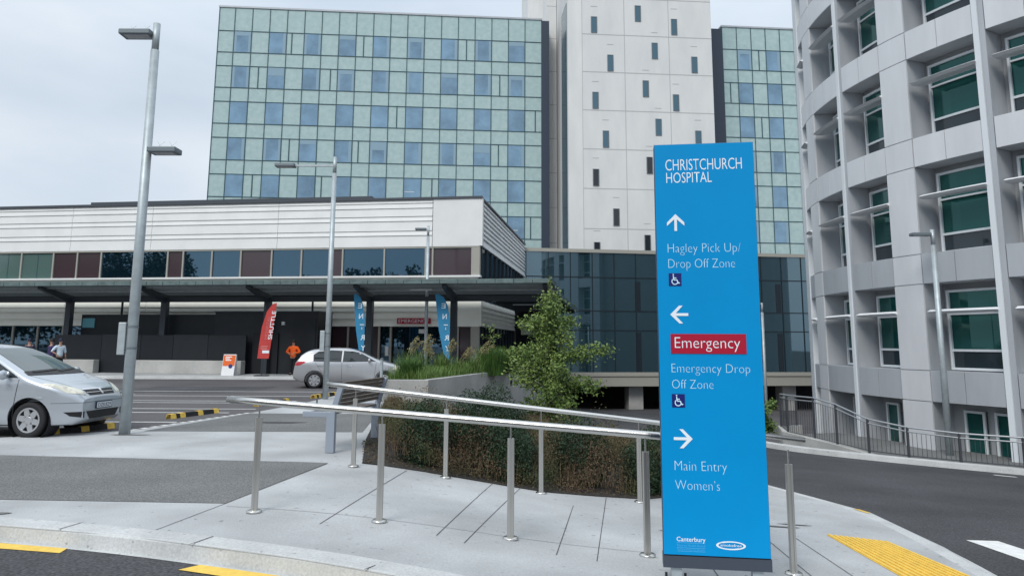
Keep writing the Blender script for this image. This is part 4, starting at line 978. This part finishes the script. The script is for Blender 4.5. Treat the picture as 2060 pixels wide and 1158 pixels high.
def blades(P, h, spread, wd, lean=None):
    n = len(P); az = rng.uniform(0, 2*math.pi, n); H = h*rng.uniform(.6, 1.15, n); S = spread*rng.uniform(.2, 1, n)*H
    d = np.stack([np.cos(az), np.sin(az), np.zeros(n)], 1); s = np.stack([-np.sin(az), np.cos(az), np.zeros(n)], 1)*wd*.5
    up = np.array([0, 0, 1.]); m = P+d*(S*.35)[:, None]+up*(H*.62)[:, None]; t = P+d*S[:, None]+up*(H*(1-.25*(S/H)))[:, None]
    V = np.stack([P-s, P+s, m+s*.8, m-s*.8, t+s*.2, t-s*.2], 1).reshape(-1, 3); k = np.arange(n)[:, None]*6
    return V, np.concatenate([k+np.array([[0, 1, 2, 3]]), k+np.array([[3, 2, 4, 5]])])
def in_poly(px, py, poly):
    r = np.zeros(len(px), bool); j = len(poly)-1
    for i in range(len(poly)):
        xi, yi = poly[i]; xj, yj = poly[j]
        c_ = ((yi > py) != (yj > py)) & (px < (xj-xi)*(py-yi)/(yj-yi+1e-12)+xi); r ^= c_; j = i
    return r
def scatter(poly, n):
    x0, y0 = np.min(poly, 0); x1, y1 = np.max(poly, 0); P = np.zeros((0, 2))
    while len(P) < n:
        q = np.stack([rng.uniform(x0, x1, n), rng.uniform(y0, y1, n)], 1); P = np.concatenate([P, q[in_poly(q[:, 0], q[:, 1], poly)]])
    return P[:n]
gp = [(-3.75, 22.65), (-2.58, 22.7), (.0, 32), (-1.2, 33.5), (-3.0, 27)]
P2 = scatter(gp, 9000); V, F = blades(np.c_[P2, np.full(len(P2), .48)], .48, .6, .014)
stuff(big_mesh('planter_grass', V, F, 'grass_blade'))
def tussock(label, x, y, z, h, n, m, spread=.6, r=.3, wd=.016):
    T = thing('tussock', label, 'plant', (x, y, z), 0, 'grasses and shrubs in the planter')
    a = rng.uniform(0, 2*math.pi, n); rr_ = r*np.sqrt(rng.uniform(0, 1, n)); V, F = blades(np.stack([rr_*np.cos(a), rr_*np.sin(a), np.zeros(n)], 1), h, spread, wd)
    big_mesh('foliage', V, F, m, T); return T
tussock('darker green tussock at the left front of the planter beside the hatchback nose', -3.1, 23.3, .5, .72, 900, 'grass_dark')
tussock('bushy green tussock in the planter under the second ENTRY flag', -.75, 28.6, .5, 1.05, 1300, 'grass_dark', .45, .5)
tussock('rusty brown plant beside the right end of the planter grass', -.2, 30.6, .5, .95, 500, 'rust_plant', .5, .4)
for k, (x, y, h_, ln, lab) in enumerate(((-3.55, 25.2, 1.75, .55, 'leftmost tall drooping plume grass behind the planter'), (-3.15, 26.1, 1.85, .45, 'plume grass left of the camera lamp post, drooping right'), (-2.6, 26.8, 1.45, -.5, 'short plume grass close left of the camera lamp post'),
      (-2.3, 26.0, 1.7, .4, 'plume grass just right of the camera lamp post'), (-1.9, 27, 1.35, .6, 'low pale plume grass under the second ENTRY flag'), (-1.35, 27.5, 1.6, .7, 'rightmost pale plume grass leaning to the right'))):
    T = thing('plume_grass', lab, 'plant', (x, y, .48), 0, 'tall plume grasses in the planter')
    V, F = blades(np.c_[rng.normal(0, .12, (160, 2)), np.zeros(160)], h_*.55, .6, .016); big_mesh('foliage', V, F, 'grass_blade', T)
    for j in range(2):
        dx = ln*(1+.3*j)*(1 if j < 2 else -.4); hh = h_*(1-.1*j); yj = (j-1)*.18
        pts = [Vector((dx*t**2*.8, yj*t, hh*(t-.18*t**4))) for t in np.linspace(0, 1, 9)]
        MB().tube(pts, .007, 5).build('stem', 'plume', T)
        c_ = np.array([tuple(pts[5].lerp(pts[8], t)) for t in rng.uniform(0, 1, 130)]); c_[:, 0] += rng.normal(0, .035, 130); c_[:, 1] += rng.normal(0, .035, 130); c_[:, 2] -= np.abs(rng.normal(0, .06, 130))
        V, F = leaves(c_, .075, .3); big_mesh('plume', V, F, 'plume', T)

# ================================================================== TREE AND SHRUBS
def tree(label, x, y, z, limbs, n_leaf, trunk_h, size, name='young_tree', extra=(), tops=.35, group=None, r0=.045):
    T = thing(name, label, 'tree', (x, y, z), 0, group)
    tr = MB().tube([(0, 0, -.3), (.02, 0, trunk_h*.4), (-.02, .02, trunk_h*.75), (.01, 0, trunk_h)], [r0, r0*.75, r0*.45, .006], 8)
    cs = []
    for (h_, az, L_, up) in limbs:
        d = Vector((math.cos(az), math.sin(az), up)); a = Vector((0, 0, h_)); pts = [a, a+d*L_*.5, a+d*L_+Vector((0, 0, -.06*L_))]
        tr.tube(pts, [.016, .010, .004], 5)
        n = int(n_leaf*L_); t = rng.beta(1.7, 1.0, n)
        cl = rng.normal(0, 1, (n, 3))*np.array([.12, .12, .10])*(.55+.55*(1-np.abs(t-.6)))[:, None]
        cs.append(np.array([tuple(pts[0].lerp(pts[1], u*2) if u < .5 else pts[1].lerp(pts[2], u*2-1)) for u in t])+cl)
    nt_ = int(n_leaf*tops*2); tt = rng.uniform(.55, 1.02, nt_)
    cs.append(np.c_[rng.normal(0, .13, nt_)*(1.15-tt), rng.normal(0, .13, nt_)*(1.15-tt), tt*trunk_h])
    tr.build('trunk', 'bark', T, True)
    V, F = leaves(np.concatenate(cs), size, .6, .3); big_mesh('crown', V, F, 'leaf_tree', T)
    return T
lim = []
for i in range(46):
    h_ = -.1+3.1*(i/46); wdt = np.interp(h_, [0, .6, 1.3, 2.0, 2.6, 3.3], [.75, .85, .78, .55, .36, .12])
    lim.append((h_+.75, i*2.4+rng.uniform(-.4, .4), wdt*rng.uniform(.5, 1.08), rng.uniform(.15, .6)))
lim += [(2.15, .05, 1.5, .22), (2.1, -.15, 1.0, .2), (1.5, -.1, 1.2, .06), (1.45, .2, 1.05, .1), (2.7, 3.0, .75, .5), (1.9, 3.2, .95, .25), (1.7, 3.0, 1.0, .2), (2.95, .1, .55, .35)]
tree('young green tree with uneven crown standing in the shrub bank before the glass link', .98, 19, G(.98, 19), lim, 430, 4.15, .075)
lim2 = [(.25+.5*(i/12), i*2.4, rng.uniform(.4, .8), rng.uniform(.2, .8)) for i in range(14)]
tree('leafy green bush at the right end of the planter, left of the young tree', .0, 29.5, .45, lim2, 420, 1.1, .11, 'bush')
tree('thin leaning sapling with few leaves left of the young tree', -.7, 30.2, .45, [(1.35, 3.0, .35, .5), (1.75, 2.6, .3, .6), (1.5, .6, .25, .4)], 110, 1.95, .11, 'sapling', tops=.05, r0=.022)
lim3 = [(.2+.9*(i/16), i*2.4, rng.uniform(.45, .9), rng.uniform(.2, .7)) for i in range(18)]
tree('small green bush beside the curved concrete wall, right of the blue sign', 9.75, 31, -2.1, lim3, 380, 1.4, .13, 'bush')
# brown wiry ground cover on the bank
bank = [(-1.95, 11.2), (-.9, 11.0), (.4, 10.95), (1.9, 11.02), (3.15, 12.3), (3.95, 14.6), (4.1, 17), (3.5, 20.3), (2.3, 24.8), (1.5, 34), (.5, 34), (-2.3, 22.4), (-3.6, 22.3), (-2.9, 17), (-2.3, 13.6)]
def fall(y): return np.interp(y, [11, 14, 17, 20, 40], [1, .85, .5, .25, .2])
def lump(x, y): return np.maximum(.02, .5+.25*np.sin(x*2.3+np.sin(y*1.7)*1.3)*np.sin(y*1.9+1.1*np.sin(x*1.4))+.2*np.sin(x*5.1+y*3.3)*np.sin(y*4.7-x*2.2))
Gv = np.vectorize(G)
GREENS = [(-1.3, 11.7, .45, .7), (-.35, 12.1, .62, .95), (-.05, 11.45, .42, .62), (1.05, 12.0, .5, .75), (2.35, 12.5, .45, .7), (2.0, 11.55, .4, .55)]
def cover(n, size, far):
    P = scatter(bank, n)
    if far: P = P[P[:, 1] > 14]
    else: P = P[(P[:, 1] < 14.6)]
    x, y = P[:, 0], P[:, 1]
    edge = np.clip(np.minimum((y-10.97-.22*np.sin(x*3.1)*np.sin(x*1.3+1)-.10*np.sin(x*8.3))/.5, 1), .10, 1)*np.clip((x+2.9+(y-11)*.04)/.9, .25, 1)
    H = (.14+1.0*lump(x, y)**1.3)*edge*fall(y)*(.85+.3*rng.random(len(x)))+.10*np.abs(rng.normal(0, 1, len(x)))*fall(y)
    u = rng.beta(2.6, 1.0, len(x)); z = Gv(x, y)+.03+H*u+rng.normal(0, .035, len(x))
    return leaves(np.c_[x, y, z], size, .42)
V1, F1 = cover(420000, .032, False); V2, F2 = cover(170000, .055, True)
V, F = np.concatenate([V1, V2]), np.concatenate([F1, F2+len(V1)])
P2 = scatter(bank, 30000); Hh = (.14+1.0*lump(P2[:, 0], P2[:, 1])**1.3)*np.clip((P2[:, 1]-11.0)/.5, .3, 1)*fall(P2[:, 1])
Vb, Fb = blades(np.c_[P2, Gv(P2[:, 0], P2[:, 1])+Hh*.55], .34, 1.1, .005)
V, F = np.concatenate([V, Vb]), np.concatenate([F, Fb+len(V)])
stuff(big_mesh('shrub_bank', V, F, 'shrub_leaf'))
for (x, y, r, h_), lab in zip(GREENS, ('small dark green shrub left of the others, between two rear rail posts', 'largest dark green shrub in the middle of the brown bank', 'dark green shrub at the front edge of the bank, before the largest one', 'dark green shrub right of the third rear rail post', 'dark green shrub far right, close to the blue sign', 'low dark green shrub at the front edge near the last rear post')):
    n = int(9000*r*r/.2); d = rng.normal(size=(n, 3)); d /= np.linalg.norm(d, axis=1)[:, None]; q = rng.beta(4, 1, n)[:, None]
    P = d*q*np.array([r, r, h_*.8])*(1+.18*np.sin(d[:, :1]*7+d[:, 1:2]*5)); P[:, 2] += h_*.55; P = P[P[:, 2] > 0]
    V, F = leaves(P, .042, .5); o = big_mesh('low_shrub', V, F, 'shrub_green'); o.location = (x, y, G(x, y)); tag(o, lab, 'shrub', 'dark green shrubs in the bank')
P2 = scatter([(-2.6, 13.4), (-2.15, 11.2), (-.9, 11.0), (.4, 10.95), (1.9, 11.02), (3.0, 12.1), (2.6, 12.4), (1.8, 11.6), (.4, 11.5), (-.9, 11.6), (-1.9, 12.2), (-2.2, 13.6)], 1300)
V, F = leaves(np.c_[P2, Gv(P2[:, 0], P2[:, 1])+.03], .04, .5, .8); stuff(big_mesh('leaf_litter', V, F, 'shrub_leaf'))
# park trees behind the viewpoint, seen mirrored in the upper windows
cs = []
for k in range(30):
    x = -150+k*5.0+rng.uniform(-2, 2); y = -44+rng.uniform(-9, 6); h_ = rng.uniform(11.5, 15.0) if x > -85 else rng.uniform(17, 26); r = rng.uniform(4.0, 6.0)
    d = rng.normal(size=(2600, 3)); d /= np.linalg.norm(d, axis=1)[:, None]; q = rng.beta(3, 1, 2600)[:, None]
    cs.append(np.array([x, y, h_*.56])+d*q*np.array([r, r, h_*.46])*(1+.2*np.sin(d[:, :1]*6+d[:, 2:]*5+k)))
V, F = leaves(np.concatenate(cs), .75, .8); stuff(big_mesh('tree_belt', V, F, 'leaf_back'))

# ================================================================== PEOPLE
def skin(name, joints, edges, m, parent, sub=2):
    me = bpy.data.meshes.new(name); me.from_pydata([j[:3] for j in joints], edges, [])
    o = link(name, me, m, parent); sk = o.modifiers.new('skin', 'SKIN'); sk.use_smooth_shade = True; sk.branch_smoothing = .4
    lay = me.skin_vertices[0].data if me.skin_vertices else None
    if lay is None:
        bm = bmesh.new(); bm.from_mesh(me); bm.verts.layers.skin.verify(); bm.to_mesh(me); bm.free(); lay = me.skin_vertices[0].data
    for i, j in enumerate(joints):
        r = j[3] if isinstance(j[3], tuple) else (j[3], j[3]); lay[i].radius = r; lay[i].use_root = (i == 0)
    s = o.modifiers.new('sub', 'SUBSURF'); s.levels = s.render_levels = sub
    return o
def person(label, loc, rz, top, legs, cap=None, arms='front', hood=False, sleeve=True):
    T = thing('person', label, 'person', loc, rz, None, .95)
    hands = {'front': [(-.10, -.30, 1.12), (.10, -.30, 1.12)], 'side': [(-.30, -.05, .84), (.30, -.05, .84)], 'hip': [(-.20, -.12, 1.02), (.30, -.02, .84)]}[arms]
    el = {'front': [(-.34, .0, 1.16), (.34, .0, 1.16)], 'side': [(-.28, .02, 1.10), (.28, .02, 1.10)], 'hip': [(-.38, .04, 1.16), (.28, .02, 1.1)]}[arms]
    J = [(0, 0, .95, (.13, .09)), (0, 0, 1.2, (.14, .095)), (0, 0, 1.42, (.13, .085)), (0, .0, 1.52, .055), (0, -.01, 1.60, .075), (0, -.01, 1.70, (.085, .098)), (0, 0, 1.78, .06),
         (-.19, 0, 1.42, .06), (*el[0], .045), (*hands[0], .032), (.19, 0, 1.42, .06), (*el[1], .045), (*hands[1], .032),
         (-.09, 0, .88, .085), (-.10, -.01, .48, .062), (-.10, .02, .10, .042), (-.11, -.15, .03, .035), (.09, 0, .88, .085), (.10, -.01, .48, .062), (.10, .02, .10, .042), (.11, -.15, .03, .035)]
    E_ = [(0,1),(1,2),(2,3),(3,4),(4,5),(5,6),(2,7),(7,8),(8,9),(2,10),(10,11),(11,12),(0,13),(13,14),(14,15),(15,16),(0,17),(17,18),(18,19),(19,20)]
    skin('body', J, E_, 'skin', T)
    for s, hd in zip((-1, 1), hands):
        for k in range(5):
            a = Vector(hd); d = Vector((s*(-.3 if arms == 'front' else 0)+.12*(k-2), -.35 if k < 4 else -.7, -.9)).normalized(); L_ = (.075, .085, .08, .065, .055)[k]
            MB().tube([a+Vector(((k-2)*.016, 0, -.02)), a+Vector(((k-2)*.018, 0, -.02))+d*L_*.6, a+Vector(((k-2)*.018, -.012, -.02))+d*L_], [.009, .008, .006], 6).build('finger', 'skin', T, True)
    tl = lambda p, q, t: tuple(Vector(p).lerp(Vector(q), t))
    wr = [tl(el[i], hands[i], .85 if sleeve else .1) for i in (0, 1)]
    skin('jacket', [(0, 0, .86, (.165, .125)), (0, 0, 1.2, (.168, .122)), (0, 0, 1.41, (.155, .11)), (0, 0, 1.50, (.085, .08)), (-.19, 0, 1.42, .082), (*el[0], .068), (*wr[0], .052), (.19, 0, 1.42, .082), (*el[1], .068), (*wr[1], .052)],
         [(0,1),(1,2),(2,3),(2,4),(4,5),(5,6),(2,7),(7,8),(8,9)], top, T)
    skin('trousers', [(0, 0, .93, (.15, .115)), (-.09, 0, .84, .105), (-.10, -.01, .48, .082), (-.10, .02, .10, .07), (.09, 0, .84, .105), (.10, -.01, .48, .082), (.10, .02, .10, .07)], [(0,1),(1,2),(2,3),(0,4),(4,5),(5,6)], legs, T)
    for s in (-1, 1): MB().tube([(s*.105, .07, .045), (s*.105, -.02, .05), (s*.11, -.18, .035)], [.045, .052, .035], 10).build('shoe', 'trim_black', T, True)
    hr = MB().lathe([(0, .125), (.06, .112), (.09, .07), (.102, .0), (.098, -.05)], 16, lambda x, y, z: (x, y*1.12+.012, 1.70+z)); hr.build('hair' if not cap else 'cap', cap or 'hair', T, True)
    for s in (-1, 1):
        MB().lathe([(0, -.008), (.011, 0), (0, .008)], 8, lambda x, y, z, s=s: (s*.034+x, -.105, 1.695+y)).build('eye', 'trim_black', T)
        MB().lathe([(0, -.012), (.028, 0), (0, .012)], 8, lambda x, y, z, s=s: (s*.092+z*.6, .0+x*.6, 1.685+y)).build('ear', 'skin', T, True)
    MB().add([(-.012, -.10, 1.655), (.012, -.10, 1.655), (0, -.132, 1.66), (0, -.104, 1.70)], [(0,1,2),(0,2,3),(1,3,2),(0,3,1)]).build('nose', 'skin', T)
    MB().box(-.024, .024, -.103, -.094, 1.625, 1.634).build('mouth', 'red_lamp', T)
    return T
person('person in a bright orange jacket standing at the black shed, hands together in front', (-10.78, 37.35, .1), 0, 'hivis', 'dark_trouser', arms='front')
person('person in pale short-sleeved shirt and cap, rightmost of three behind the left car', (-21.75, 36.4, .1), 60, 'pale_shirt', 'dark_trouser', 'navy', 'hip', sleeve=False)
person('person in a purple-navy top, middle of the three behind the left car', (-22.3, 36.6, .1), -35, 'purple_navy', 'dark_trouser', None, 'side')
person('person in dark navy clothes and cap, leftmost of the three behind the left car', (-23.5, 36.8, .1), 20, 'navy', 'dark_trouser', 'navy', 'side')
